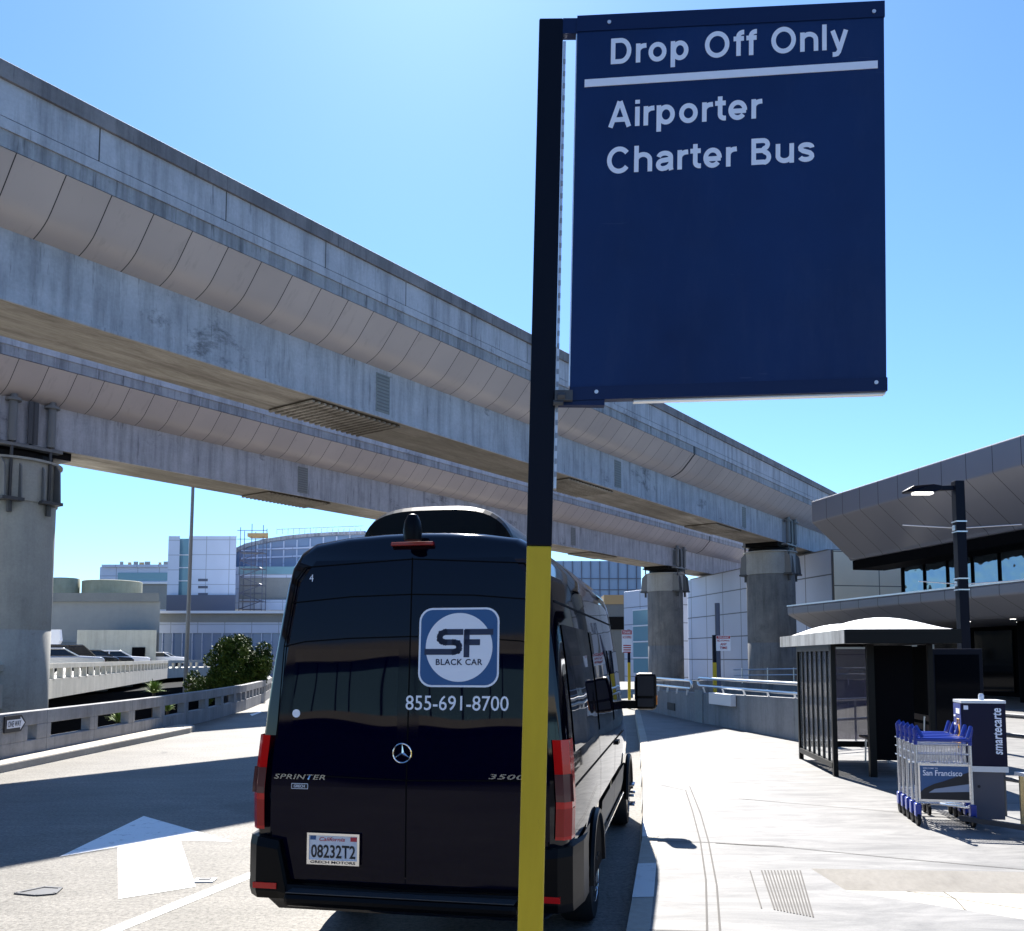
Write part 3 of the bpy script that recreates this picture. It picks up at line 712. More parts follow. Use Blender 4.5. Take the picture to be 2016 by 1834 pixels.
for yy in (1040,1150):
    zc = at(1903,yy,18).z-SW
    b = MB(); b.box(-.13,-.095,-.04,.04,zc-.05,zc+.05); b.tube([(-.12,0,zc),(-1.18 if yy<1100 else -.9,-.05,zc+.05)], .012, 6); b.tube([(.1,0,zc),(1.3,.05,zc+.08)], .012, 6); b.build('banner_arm', M['rail'], lp)

# ------------------------------------------------------------------ bus shelter
SH = thing('bus_shelter', 'bus shelter with white domed roof, stained fascia and dark frame', 'bus shelter', (4.77,12.75,SW), -R(5.8))
SL, SWd = 4.7, 1.6; zb = 2.0; zt = 2.2
b = MB(); b.box(0,.05,0.05,SL,zb,zt); b.build('fascia_board', M['shelter_fascia'], SH)
b = MB(); b.box(0,SWd,0,.05,zb-.0,zt); b.box(SWd-.05,SWd,.05,SL,zb,zt); b.box(.05,SWd-.05,SL-.05,SL,zb,zt); b.build('roof_beam', M['shelter_metal'], SH)
b = MB(); b.box(.05,SWd-.05,.05,SL-.05,zb+.06,zb+.14); b.build('ceiling', M['shelter_metal'], SH)
def dome(y0_, y1_, x0_, x1_, h):
    b = MB(); n = 16; vs = []; fs = []
    for i in range(n+1):
        for j in range(n+1):
            u_, v_ = i/n*2-1, j/n*2-1
            vs.append((x0_+(x1_-x0_)*i/n, y0_+(y1_-y0_)*j/n, zt+.005+h*(1-u_*u_)*(1-abs(v_)**2.4)))
    for i in range(n):
        for j in range(n): a_ = i*(n+1)+j; fs.append((a_,a_+1,a_+n+2,a_+n+1))
    b.add(vs, fs); return b.build('roof_dome', M['dome'], SH, True)
dome(.04,2.3,.03,SWd-.02,.21); dome(2.34,SL-.05,.1,SWd-.02,.20)
def post(x, y, wd=.07): 
    b = MB(); b.box(x-wd/2,x+wd/2,y-wd/2,y+wd/2,0,zb); b.build('post', M['shelter_metal'], SH)
for px_, py_ in ((.05,.93),(.05,3.28),(1.48,.93),(1.48,2.3),(1.48,3.28)): post(px_,py_)
post(.60,.93,.10)
for k in range(6):
    b = MB(); y_ = 1.27+k*.335; b.box(.03,.07,y_-.02,y_+.02,.18,zb); b.build('mullion', M['shelter_metal'], SH)
for z0_, z1_ in ((.12,.20),(1.9,zb)):
    b = MB(); b.box(.01,.09,.97,3.24,z0_,z1_); b.build('side_rail', M['shelter_metal'], SH)
b = MB(); b.box(.045,.055,.97,3.24,.2,1.9); b.build('side_glass', M['shelter_glass'], SH)
b = MB(); b.box(.65,1.22,.91,.96,.25,1.98); b.build('end_panel', M['interior'], SH)
b = MB(); b.box(1.47,1.49,2.34,3.24,.55,1.95); b.build('back_glass', M['shelter_tint'], SH)
b = MB(); b.box(1.46,1.495,.97,2.26,.5,1.97); b.build('shade_panel', M['interior'], SH)  # near-black sheet added to paint the shelter's shaded back
b = MB(); b.box(.09,1.44,3.27,3.29,.35,1.95); b.build('far_glass', M['shelter_tint'], SH)
b = MB(); b.box(.09,1.44,3.24,3.32,.22,.32); b.build('lower_rail', M['shelter_metal'], SH)
b = MB(); b.box(1.44,1.52,.97,3.24,.42,.52); b.build('lower_rail', M['shelter_metal'], SH)
bn = thing('bench', 'dark slatted bench with thin metal legs inside the bus shelter', 'bench', SH.matrix_local @ Vector((0,0,0)), 0)
bn.location = (4.77+1.2*math.cos(R(5.8))*1.0+.22,14.75,SW); bn.rotation_euler = (0,0,-R(5.8))
b = MB()
for k in range(4): b.box(-.22+k*.11,-.13+k*.11,-1.2,.9,.42,.455)
b.build('seat', M['wood'], bn)
b = MB()
for k in range(3): b.box(.25,.28,-1.2,.9,.55+k*.14,.64+k*.14)
b.build('backrest', M['wood'], bn)
for y_ in (-1.0,.7):
    b = MB(); b.tube([(-.18,y_,0),(-.16,y_,.42)],.016,8); b.tube([(.2,y_,0),(.24,y_,.9)],.016,8); b.tube([(-.16,y_,.40),(.2,y_,.1)],.012,6); b.build('leg', M['rail'], bn)

it = thing('information_totem', 'tall dark information totem standing between shelter and terminal doors', 'totem', (7.75,15.6,SW), -R(10))
b = MB(); b.box(-.42,.42,-.09,.09,.06,1.95); b.build('cabinet', M['post_black'], it, bevel=.01)
b = MB(); b.box(-.36,.36,-.10,-.091,.5,1.85); b.build('display_panel', M['glass_dark'], it)
b = MB(); b.box(-.46,.46,-.14,.14,0,.06); b.build('base_plate', M['steel_dark'], it)
# ------------------------------------------------------------------ luggage carts
def make_cart(label):
    c = thing('luggage_cart', label, 'luggage cart', (0,0,0), 0, 'nested luggage carts beside the shelter')
    W = .272
    for sx in (-1,1):
        b = MB(); b.tube([(sx*W,0,.16),(sx*W,.01,.90)], .017, 8); b.build('upright', M['cart_steel'], c, True)
        b = MB(); b.tube([(sx*W,.0,.86),(sx*W,-.0,.93),(sx*(W+.012),-.015,1.02),(sx*(W-.0),-.055,1.06),(sx*(W-.05),-.10,.945)], .02, 8); b.build('handle_grip', M['cart_blue'], c, True)
        b = MB(); b.box(sx*W-.03,sx*W+.03,-.05,.045,.10,.24); f = b.build('wheel_fork', M['cart_blue'], c, bevel=.01)
        b = MB(); b.lathe([(.03,-.018),(.072,-.016),(.075,0),(.072,.016),(.03,.018)], (sx*W,0,.075), 18, 'x'); b.build('wheel', M['rubber'], f, True)
        b = MB(); b.tube([(sx*W,.02,.20),(sx*.12,.72,.13)], .016, 8); b.build('base_tube', M['cart_steel'], c, True)
    b = MB(); b.tube([(-W,-.02,.92),(W,-.02,.92)], .024, 10); b.build('handle_bar', M['cart_blue'], c, True)
    b = MB()
    for z_ in (.86,.76,.66): b.tube([(-W,.0,z_),(W,.0,z_)], .006, 6); b.tube([(-W,.17,z_),(W,.17,z_)], .006, 6); b.tube([(-W,0,z_),(-W,.17,z_)], .006, 6); b.tube([(W,0,z_),(W,.17,z_)], .006, 6)
    for k in range(18): x_ = -W+.02+k*(2*W-.04)/17; b.tube([(x_,0,.86),(x_,0,.66),(x_,.17,.66),(x_,.17,.86)], .0045, 5)
    b.build('basket', M['cart_steel'], c)
    b = MB(); b.tube([(-W,0,.28),(W,0,.28)], .014, 8); b.build('cross_bar', M['cart_steel'], c, True)
    b = MB(); b.tube([(-.12,.72,.13),(.12,.72,.13)], .016, 8); b.build('cross_bar', M['cart_steel'], c, True)
    b = MB(); b.lathe([(.02,-.016),(.06,-.014),(.062,0),(.06,.014),(.02,.016)], (0,.70,.062), 16, 'x'); b.build('front_wheel', M['rubber'], c, True)
    return c
cart = make_cart('front luggage cart of the nested row carrying the blue San Francisco panel')
names = ['luggage cart directly behind the one with the San Francisco panel','middle luggage cart of the five nested ones','fourth luggage cart back in the nested row','rearmost luggage cart of the nested row by the shelter']
C0 = Vector((4.63,9.66,SW)); hd = R(-12)
for i in range(5):
    c = cart if i == 0 else copy_tree(cart)
    if i: c['label'] = names[i-1]
    c.location = C0 + Vector((.042,.205,0))*i; c.rotation_euler = (0,0,hd)
W = .272
b = MB(); b.box(-W+.03,W-.03,-.020,-.008,.285,.645); ad = b.build('advert_panel', M['decal_blue'], cart)
b = MB(); b.box(-W+.025,W-.025,-.024,-.004,.640,.665); b.box(-W+.025,W-.025,-.024,-.004,.262,.285); b.box(-W+.012,-W+.03,-.024,-.004,.262,.665); b.box(W-.03,W-.012,-.024,-.004,.262,.665); b.build('panel_frame', M['cart_steel'], ad)
b = MB(); yy = -.0215
b.face([(-W+.03,yy,.285),(W-.03,yy,.285),(W-.03,yy,.58),(.12,yy,.53),(-.02,yy,.475),(-.10,yy,.45),(-.20,yy,.40),(-W+.03,yy,.36)]); b.build('printed_hill', M['ink'], ad)
b = MB(); b.face([(-.16,yy-.001,.355),(W-.03,yy-.001,.375),(W-.03,yy-.001,.455),(.06,yy-.001,.425),(-.1,yy-.001,.395)]); b.build('printed_bay', M['glass_far'], ad)
text('San Francisco','lettering',M['sign_white'],ad,(-W+.06,-.0225,.535),(1,0,0),(0,0,1),.39,.060,.012)
text('WELCOME TO','lettering',M['sign_white'],ad,(-W+.06,-.0225,.607),(1,0,0),(0,0,1),.15,.014,.01)

# ------------------------------------------------------------------ cart vending kiosk
K0 = Vector((4.93,9.82,SW))
kk = thing('cart_kiosk', 'navy cart rental kiosk with vertical smartecarte lettering and blue side', 'kiosk', K0, -R(13))
zt = 1.33
b = MB(); b.box(0,.44,0,.34,.62,zt-.03); b.build('cabinet', M['kiosk_navy'], kk, bevel=.008)
b = MB(); b.box(-.004,.444,-.006,.346,zt-.03,zt); b.box(-.003,.443,-.005,.345,.56,.62); b.build('trim', M['galv'], kk)
b = MB(); b.box(-.008,-.001,.02,.32,.66,zt-.04); sd_ = b.build('side_graphic', M['kiosk_blue'], kk)
b = MB(); b.box(-.012,-.0085,.06,.18,.80,1.06); b.tube([(-.010,.08,1.06),(-.010,.08,1.12),(-.010,.16,1.12),(-.010,.16,1.06)],.006,6); b.build('printed_suitcase', M['orange'], sd_)
b = MB(); b.box(-.012,-.0085,.05,.2,1.18,1.235)
for k in range(5): b.box(-.012,-.0085,.23,.30,.78+k*.09,.80+k*.09)
b.build('printed_caption', M['sign_white'], sd_)
b = MB(); b.box(.02,.40,.03,.30,.05,.56); lo = b.build('lower_panel', M['kiosk_grey'], kk)
b = MB(); b.lathe([(.016,-.004),(.016,.002)], (.15,.027,.40), 14, 'y'); b.build('lock', M['ink'], lo)
text('smartecarte','lettering',M['sign_white'],kk,(.395,-.001,.75),(0,0,1),(-1,0,0),.50,.085,.02,shear=.1)
b = MB(); b.box(.02,.065,-.004,-.001,zt-.10,zt-.055); b.build('printed_square', M['sign_white'], kk)
b = MB(); b.lathe([(.03,zt),(.03,zt+.05),(.02,zt+.07)], (.24,.15,0), 12); b.build('beacon', M['galv'], kk, True)
# cart return rail in front of it
cr_ = thing('cart_rail', 'low worn metal cart dispenser rail with gold coin box by the kiosk', 'cart rail', (5.0,9.25,SW), -R(13))
b = MB(); b.box(-.02,.02,-.02,.02,0,.62)
b.v = [v+Vector((.46,-.72,0)) for v in b.v]; b.build('post', M['brass'], cr_)
b = MB(); b.box(.18,.22,-.05,-.01,.1,.6); b.build('post', M['brass'], cr_)
b = MB(); b.bar((.16,-.02,.62),(.50,-.76,.62),.05,.035); b.build('top_bar', M['galv'], cr_)
b = MB(); b.bar((-.3,.3,.10),(.46,-.66,.13),.06,.05); b.build('guide_rail', M['steel_dark'], cr_)
b = MB(); b.box(.30,.44,-.66,-.40,.22,.46); b.build('coin_box', M['brass'], cr_, bevel=.04)
b = MB(); b.prism([(.22,-.5,0),(.44,-.78,0),(.40,-.78,.2),(.2,-.5,.22)], (.02,.02,0)); b.build('foot_plate', M['galv'], cr_)
# handrail along the right side
hr = thing('handrail', 'dark steel handrail with two rails at the right edge of the sidewalk', 'railing', (5.9,9.6,SW))
ps = [Vector((5.62,10.3,SW)), Vector((6.05,8.9,SW)), Vector((6.6,7.2,SW)), Vector((7.1,5.4,SW))]
b = MB()
for p in ps[0:]: b.tube([p, p+Vector((0,0,1.12))], .024, 8)
b.build('rail_post', M['steel_dark'], hr, True, world=True)
for z_ in (1.14,.92):
    b = MB(); b.tube([p+Vector((0,0,z_)) for p in ps], .026, 8); b.build('rail', M['steel_dark'], hr, True, world=True)
b = MB(); b.tube([p+Vector((0,0,.42)) for p in ps], .024, 8); b.build('rail', M['steel_dark'], hr, True, world=True)
# short railing seen through the shelter
h2 = thing('shelter_railing', 'pale two-tube railing crossing behind the shelter glass', 'railing', (6.6,18,SW))
for z_ in (.55,.95):
    b = MB(); b.tube([(5.9,17.6,SW+z_),(9.2,19.6,SW+z_)], .03, 8); b.build('rail', M['rail'], h2, True, world=True)
b = MB()
for k in range(4): b.tube([(6+k,17.66+k*.6,SW),(6+k,17.66+k*.6,SW+.97)], .025, 8)
b.build('rail_post', M['rail'], h2, world=True)

# ------------------------------------------------------------------ black van
VH = R(11.0)
VR = Vector((math.cos(VH),-math.sin(VH),0)); VF = Vector((math.sin(VH),math.cos(VH),0))
Rr = Vector((.346,5.311,0)); VO = Rr - VR*1.01
van = thing('passenger_van', 'tall black passenger van with the SF Black Car logo parked at the kerb', 'van', VO, -VH)
LEN = 6.5
LEANZ, LEAN = 1.15, .062
HP = [(0,.40),(.86,.40),(.95,.47),(.985,.62),(1.005,.90),(1.01,1.10),(.998,1.30),(.972,1.62),(.935,1.95),(.893,2.25),(.862,2.44),(.835,2.55),(.78,2.64),(.68,2.70),(.45,2.735),(.2,2.75),(0,2.755)]
def hw(z_):
    for (a0,z0),(a1,z1) in zip(HP[1:], HP[2:]):
        if z0 <= z_ <= z1: return a0+(a1-a0)*(z_-z0)/(z1-z0) if z1 > z0 else a0
    return HP[-1][0]
def yrear(z_): return LEAN*max(0,z_-LEANZ)
SECT = [(0,.95,2.70),(.02,.972,2.725),(.06,.988,2.745),(.14,1,2.755),(2,1,2.755),(4.2,1,2.75),(4.6,.995,2.70),(4.85,.985,2.60),(5.1,.975,2.36),(5.4,.965,2.02),(5.72,.955,1.62),(5.95,.94,1.36),(6.25,.90,1.24),(6.42,.84,1.12),(6.5,.74,1.0)]
def ring(y, sx, top):
    o_ = []
    for a_, z_ in HP:
        zz = z_ if z_ <= 1.0 else 1.0+(z_-1.0)*(top-1.0)/(2.755-1.0)
        yy_ = y + yrear(z_)*(1 if y < .2 else max(0,1-(y-.14)/1.0))
        o_.append((a_*sx, yy_, zz))
    return o_
b = MB(); rings = []
for y, sx, top in SECT:
    h_ = ring(y,sx,top); full_ = h_ + [(-x,yy_,z_) for x,yy_,z_ in reversed(h_[1:-1])]; rings.append(full_)
n = len(rings[0]); vs = [p for r_ in rings for p in r_]; fs = []
for i in range(len(rings)-1):
    for j in range(n): fs.append((i*n+j,i*n+(j+1)%n,(i+1)*n+(j+1)%n,(i+1)*n+j))
b.add(vs, fs)
m_ = len(HP)
for ri in (0,len(rings)-1):
    r_ = rings[ri]
    for j in range(1,m_-2): b.face([r_[j],r_[j+1],r_[n-j-1],r_[n-j]])
    b.face([r_[0],r_[1],r_[n-1]]); b.face([r_[m_-2],r_[m_-1],r_[m_]])
import bmesh as _bm
body = b.build('body', M['van'], van, True, ang=50)
bmm = _bm.new(); bmm.from_mesh(body.data); _bm.ops.remove_doubles(bmm, verts=bmm.verts, dist=1e-5); _bm.ops.recalc_face_normals(bmm, faces=bmm.faces); bmm.to_mesh(body.data); bmm.free()
for p in body.data.polygons: p.use_smooth = True
body.data.set_sharp_from_angle(angle=R(50))
def rear(x, y):      # sight line met with the rear plane, in van coordinates (x, z)
    o_ = Vector((0,0,EYE)); d_ = ray(x,y); nrm = -VF
    k_ = (VO - o_).dot(nrm)/d_.dot(nrm); p = o_+d_*k_
    z_ = p.z; k_ = (VO + VF*yrear(z_) - o_).dot(nrm)/d_.dot(nrm); p = o_+d_*k_
    q = p-VO; return q.dot(VR), p.z
UY = Vector((0,LEAN,1)).normalized()
def rp(x, z_, off=.004): return Vector((x, yrear(z_)-off, z_))
def rearquad(name, x0, x1, z0, z1, m, off=.004, par=None, zs=6):
    b = MB()
    for i in range(zs):
        a_, c_ = z0+(z1-z0)*i/zs, z0+(z1-z0)*(i+1)/zs
        b.face([rp(x0,a_,off),rp(x1,a_,off),rp(x1,c_,off),rp(x0,c_,off)])
    return b.build(name, m, par or van)
for sx in (-1,1):
    b = MB(); k_ = 14; zl = [.58+(2.57-.58)*i/k_ for i in range(k_+1)]
    def ed(z_): return sx*(min(hw(z_),1.0)-.115 if z_ < 2.45 else hw(z_)-.115-(z_-2.45)*.5)
    for z0_, z1_ in zip(zl,zl[1:]): b.face([rp(sx*.003,z0_,.002),rp(ed(z0_),z0_,.002),rp(ed(z1_),z1_,.002),rp(sx*.003,z1_,.002)])
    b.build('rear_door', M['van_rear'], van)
# door seams and pressed lines
b = MB(); xs = .0
for z0,z1 in ((.62,1.15),(1.15,2.58)): b.face([rp(xs-.004,z0),rp(xs+.004,z0),rp(xs+.004,z1),rp(xs-.004,z1)])
for pts in ([(-.80,2.30),(-.4,2.335),(0,2.345),(.4,2.335),(.80,2.30)],[(-.84,2.02),(-.7,2.05),(-.4,2.07),(0,2.08),(.4,2.07),(.7,2.05),(.84,2.02)],[(-.88,.80),(-.86,1.5),(-.84,2.02),(-.78,2.45),(-.72,2.53),(0,2.57),(.72,2.53),(.78,2.45),(.84,2.02),(.86,1.5),(.88,.80)],[(-.85,1.22),(0,1.20),(.85,1.22)]):
    for (xa,za),(xb,zb_) in zip(pts,pts[1:]):
        d_ = Vector((xb-xa,zb_-za)); nn = Vector((-d_.y,d_.x)).normalized()*.004
        b.face([rp(xa-nn.x,za-nn.y),rp(xb-nn.x,zb_-nn.y),rp(xb+nn.x,zb_+nn.y),rp(xa+nn.x,za+nn.y)])
b.build('door_seam', M['seam'], van)
for sx in (-1,1):
    x0, x1 = sorted((sx*.07, sx*.76))
    rearquad('rear_window', x0, x1, 1.30, 2.0, M['van_glass'], .0032)
# logo on the right rear door
lx0, lz1 = rear(827,1198); lx1, lz0 = rear(982,1354)
def rrect(x0,x1,z0,z1,r_):
    P = []
    for cx,cz,a0 in ((x1-r_,z0+r_,-90),(x1-r_,z1-r_,0),(x0+r_,z1-r_,90),(x0+r_,z0+r_,180)):
        P += [(cx+r_*math.cos(R(a0+i*15)),cz+r_*math.sin(R(a0+i*15))) for i in range(7)]
    return P
def decal(name, P, m, off, par): b = MB(); b.face([rp(x,z_,off) for x,z_ in P]); return b.build(name, m, par)
lg = decal('logo', rrect(lx0,lx1,lz0,lz1,.085), M['decal_white'], .005, van)
decal('logo_field', rrect(lx0+.012,lx1-.012,lz0+.012,lz1-.012,.075), M['decal_blue'], .006, lg)
cx, cz = (lx0+lx1)/2+.002, (lz0+lz1)/2; lw_ = lx1-lx0; cr2 = lw_*.415
decal('logo_disc', [(cx+cr2*math.cos(R(i*6)),cz+cr2*math.sin(R(i*6))) for i in range(60)], M['decal_white'], .007, lg)
# the letters S and F with their bars running out to the disc edge
def lp_(u_, v_): return (lx0+u_*lw_, lz0+v_*(lz1-lz0))
def poly_stroke(name, pts, wd):
    b = MB()
    for (u0,v0),(u1,v1) in zip(pts,pts[1:]):
        p0, p1 = Vector(lp_(u0,v0)), Vector(lp_(u1,v1)); d_ = (p1-p0); nn = Vector((-d_.y,d_.x)).normalized()*wd/2; e_ = d_.normalized()*wd*.36
        q_ = [p0-nn-e_,p1-nn+e_,p1+nn+e_,p0+nn-e_]; b.face([rp(q.x,q.y,.0085) for q in q_])
    return b.build(name, M['decal_navy'], lg)
ws = lw_*.072
poly_stroke('logo_letter', [(.53,.692),(.33,.692),(.28,.672),(.265,.635),(.265,.60),(.29,.575),(.33,.562),(.44,.562),(.49,.55),(.505,.52),(.505,.48),(.49,.455),(.44,.442),(.10,.442)], ws)
poly_stroke('logo_letter', [(.60,.40),(.60,.692),(.90,.692)], ws); poly_stroke('logo_letter', [(.60,.562),(.74,.562)], ws)
text('BLACK CAR','logo_caption',M['decal_navy'],lg,rp(*lp_(.22,.275),.0085),(1,0,0),UY,lw_*.58,lw_*.075,.022,1.08,0)
px0, pz0 = rear(799,1397); px1, pz1 = rear(1002,1371)
text('855-691-8700','phone_number',M['decal_white'],van,rp(px0,pz0-.004,.006),(1,0,0),UY,px1-px0,pz1-pz0+.004,.004)
nx, nz = rear(602,1146); text('4','fleet_number',M['decal_white'],van,rp(nx+.028,nz,.008),(1,0,0),UY,.028,.046,0)
dx_, dz_ = rear(584,1405); b = MB(); b.lathe([(.026,-.006),(.026,-.001)], (dx_,yrear(dz_),dz_), 20, 'y'); b.build('round_sticker', M['decal_white'], van)
# star emblem
ex_, ez_ = rear(793,1483); em = MB()
R0, tr = .058, .005
ptsR = [Vector((ex_+R0*math.cos(R(i*10)),yrear(ez_)-.012,ez_+R0*math.sin(R(i*10)))) for i in range(37)]
em.tube(ptsR, tr, 8)
for a0 in (90,210,330):
    tip = Vector((ex_+R0*.95*math.cos(R(a0)),yrear(ez_)-.014,ez_+R0*.95*math.sin(R(a0))))
    l_ = Vector((ex_+.011*math.cos(R(a0+60)),yrear(ez_)-.010,ez_+.011*math.sin(R(a0+60)))); r2 = Vector((ex_+.011*math.cos(R(a0-60)),yrear(ez_)-.010,ez_+.011*math.sin(R(a0-60)))); c2 = Vector((ex_,yrear(ez_)-.022,ez_))
    em.face([l_,c2,tip]); em.face([c2,r2,tip])
em.build('emblem', M['chrome'], van, False)
bx0, bz0 = rear(541,1533); bx1, bz1 = rear(642,1524)
text('SPRINTER','model_badge',M['chrome'],van,rp(bx0,bz0,.010),(1,0,0),UY,bx1-bx0,.031,.015,1.1,shear=.25)
bx0, bz0 = rear(962,1534); bx1, _ = rear(1034,1526)
text('3500','series_badge',M['chrome'],van,rp(bx0,bz0,.010),(1,0,0),UY,bx1-bx0,.030,.015,1.1,shear=.25)
gx0, gz0 = rear(574,1553); gx1, gz1 = rear(607,1543)
gb_ = decal('maker_badge', rrect(gx0,gx1,gz0,gz1,.003), M['decal_white'], .005, van); decal('badge_field', rrect(gx0+.003,gx1-.003,gz0+.003,gz1-.003,.002), M['ink'], .006, gb_)
text('GRECH','lettering',M['decal_white'],gb_,rp(gx0+.018,gz0+.009,.007),(1,0,0),UY,(gx1-gx0)*.65,.017,.01)
# licence plate
qx0, qz0 = rear(609,1698); qx1, qz1 = rear(710,1643)
lp2 = MB(); lp2.box(qx0,qx1,-.026,-.018,qz0,qz1); pl = lp2.build('licence_plate', M['plate'], van, bevel=.004)
b = MB(); t_ = .010; b.box(qx0-.004,qx1+.004,-.032,-.018,qz1-t_,qz1+.004); b.box(qx0-.004,qx1+.004,-.032,-.018,qz0-.004,qz0+.024); b.box(qx0-.004,qx0+t_,-.032,-.018,qz0+.024,qz1-t_); b.box(qx1-t_,qx1+.004,-.032,-.018,qz0+.024,qz1-t_); b.build('plate_frame', M['chrome'], pl)
pw_, ph_ = qx1-qx0, qz1-qz0
text('08232T2','plate_number',M['ink'],pl,(qx0+.022,-.027,qz0+.036),(1,0,0),(0,0,1),pw_-.044,ph_*.44,.02)
text('California','plate_state',M['plate_red'],pl,(qx0+.075,-.027,qz0+ph_*.76),(1,0,0),(0,0,1),pw_*.5,.024,.012,shear=.3)
text('GRECH MOTORS','frame_lettering',M['ink'],pl,(qx0+.02,-.033,qz0+.004),(1,0,0),(0,0,1),pw_-.04,.016,.02)
b = MB(); b.box(qx1-.055,qx1-.014,-.028,-.0262,qz1-.042,qz1-.016); b.build('plate_sticker', M['plate_red'], pl)
b = MB(); b.box(qx0+.016,qx0+.052,-.028,-.0262,qz1-.038,qz1-.014); b.build('plate_sticker', M['decal_blue'], pl)
# tail lamps wrapping the corners
for sx in (-1,1):
    z0, z1 = .88, 1.46
    def lens(za, zb_, m, name, par, y1=.16, d=.014):
        b = MB()
        k_ = 8
        for i in range(k_):
            a_, c_ = za+(zb_-za)*i/k_, za+(zb_-za)*(i+1)/k_
            def col_(z_):
                h_ = hw(z_); xi = h_-.085; return [(sx*xi,yrear(z_)-d,z_),(sx*(h_-.035),yrear(z_)-d,z_),(sx*(h_+d*.4),yrear(z_)+.035,z_),(sx*(h_+d),yrear(z_)+y1*(.75+.25*(z_-.88)/.58),z_),(sx*(h_-.02),yrear(z_)+y1+.02,z_)]
            A, C_ = col_(a_), col_(c_)
            for j in range(4): b.face([A[j],A[j+1],C_[j+1],C_[j]])
        bb_ = [(sx*(hw(za)-.085),yrear(za)-d,za),(sx*(hw(za)-.085),.05,za),(sx*hw(za),.05,za)]
        return b.build(name, m, par, True, ang=85)
    tl_ = lens(z0,z1,M['red_lens'],'tail_lamp',van)
    lens(1.10,1.26,M['clear_lens'],'reversing_lens',tl_,.03,.017)
    lens(.90,1.06,M['dark_lens'],'lamp_lower_lens',tl_,.12,.016)
# bumper, step, reflectors
b = MB(); vs = []
for x_, yo, ht in ((-1.06,.30,.84),(-1.02,.08,.84),(-.94,.0,.84),(-.80,-.0,.82),(-.74,.0,.56),(0,-.01,.55),(.74,.0,.56),(.80,.0,.82),(.94,.0,.84),(1.02,.08,.84),(1.06,.30,.84)):
    vs.append([(x_, p+yo, z_) for p,z_ in ((-.055,ht),(-.075,ht-.05),(-.075,.52 if ht > .6 else .51),(-.05,.47),(.2,.46),(.2,ht))])
for i in range(len(vs)-1):
    for j in range(6): b.face([vs[i][j],vs[i][(j+1)%6],vs[i+1][(j+1)%6],vs[i+1][j]])
b.face(vs[0]); b.face(vs[-1]); b.build('rear_bumper', M['black_plastic'], van, True, ang=30)
for sx in (-1,1):
    b = MB(); xa, xb = sorted((sx*.80, sx*.955)); b.box(xa,xb,-.084,-.06,.535,.57); b.build('bumper_reflector', M['red_lens'], van)
b = MB(); b.box(-.72,.72,-.17,.05,.455,.535); b.build('rear_step', M['black_plastic'], van, bevel=.03)
b = MB(); b.box(-.70,.70,-.165,-.06,.536,.541); b.build('step_tread', M['van_trim'], van)
# lower side cladding, sill chrome, rub line, windows, door seams on each side
def side_patch(sx, y0, y1, z0, z1, m, name, off=.006, ys=1, par=None):
    b = MB(); k_ = 8
    for i in range(k_):
        a_, c_ = z0+(z1-z0)*i/k_, z0+(z1-z0)*(i+1)/k_
        b.face([(sx*(hw(a_)+off),y0,a_),(sx*(hw(a_)+off),y1,a_),(sx*(hw(c_)+off),y1,c_),(sx*(hw(c_)+off),y0,c_)])
    return b.build(name, m, par or van, True)
for sx in (-1,1):
    for y0,y1 in ((.18,1.02),(1.98,3.3),(3.32,4.5)): side_patch(sx,y0,y1,.52,.80,M['van_trim'],'side_cladding',.016)
    for y0,y1 in ((.2,1.0),(2.0,4.5)):
        b = MB(); b.bar((sx*1.0,y0,.50),(sx*1.0,y1,.50),.02,.016); b.build('chrome_strip', M['chrome'], van)
    for y0,y1 in ((.32,1.85),(1.98,3.30),): side_patch(sx,y0,y1,1.36,2.16,M['van_glass'],'side_window',.008)
    side_patch(sx,3.46,4.55,1.34,2.02,M['van_glass'],'front_window',.008)
    b = MB()
    for yy_ in (1.92,3.38,4.72):
        for i in range(14):
            a_, c_ = .5+i*.14, .5+(i+1)*.14; b.face([(sx*(hw(a_)+.004),yy_-.005,a_),(sx*(hw(a_)+.004),yy_+.005,a_),(sx*(hw(c_)+.004),yy_+.005,c_),(sx*(hw(c_)+.004),yy_-.005,c_)])
    for zz in (2.30,1.16):
        b.face([(sx*(hw(zz-.008)+.003),.2,zz-.008),(sx*(hw(zz-.008)+.003),4.6,zz-.008),(sx*(hw(zz+.008)+.003),4.6,zz+.008),(sx*(hw(zz+.008)+.003),.2,zz+.008)])
    b.build('side_seam', M['seam'], van)
    b = MB(); b.bar((sx*(hw(1.2)+.012),3.5,1.12),(sx*(hw(1.2)+.012),3.72,1.12),.03,.035); b.build('door_handle', M['black_plastic'], van)
# mirrors
for sx in (-1,1):
    b = MB(); b.bar((sx*.93,4.93,1.42),(sx*1.14,4.93,1.42),.10,.09); mi = b.build('mirror_arm', M['black_plastic'], van)
    xa = sx*1.12; b = MB(); x0, x1 = sorted((xa, xa+sx*.24)); b.box(x0,x1,4.86,5.02,1.36,1.78); mh = b.build('mirror_housing', M['black_plastic'], mi, bevel=.05)
    b = MB(); b.box(x0+.03,x1-.03,4.852,4.858,1.52,1.74); b.box(x0+.03,x1-.03,4.852,4.858,1.40,1.49); b.build('mirror_glass', M['ink'], mh)
    b = MB(); xe = xa+sx*.235; b.box(min(xe,xe+sx*.014),max(xe,xe+sx*.014),4.90,4.99,1.42,1.52); b.build('indicator', M['amber'], mh)
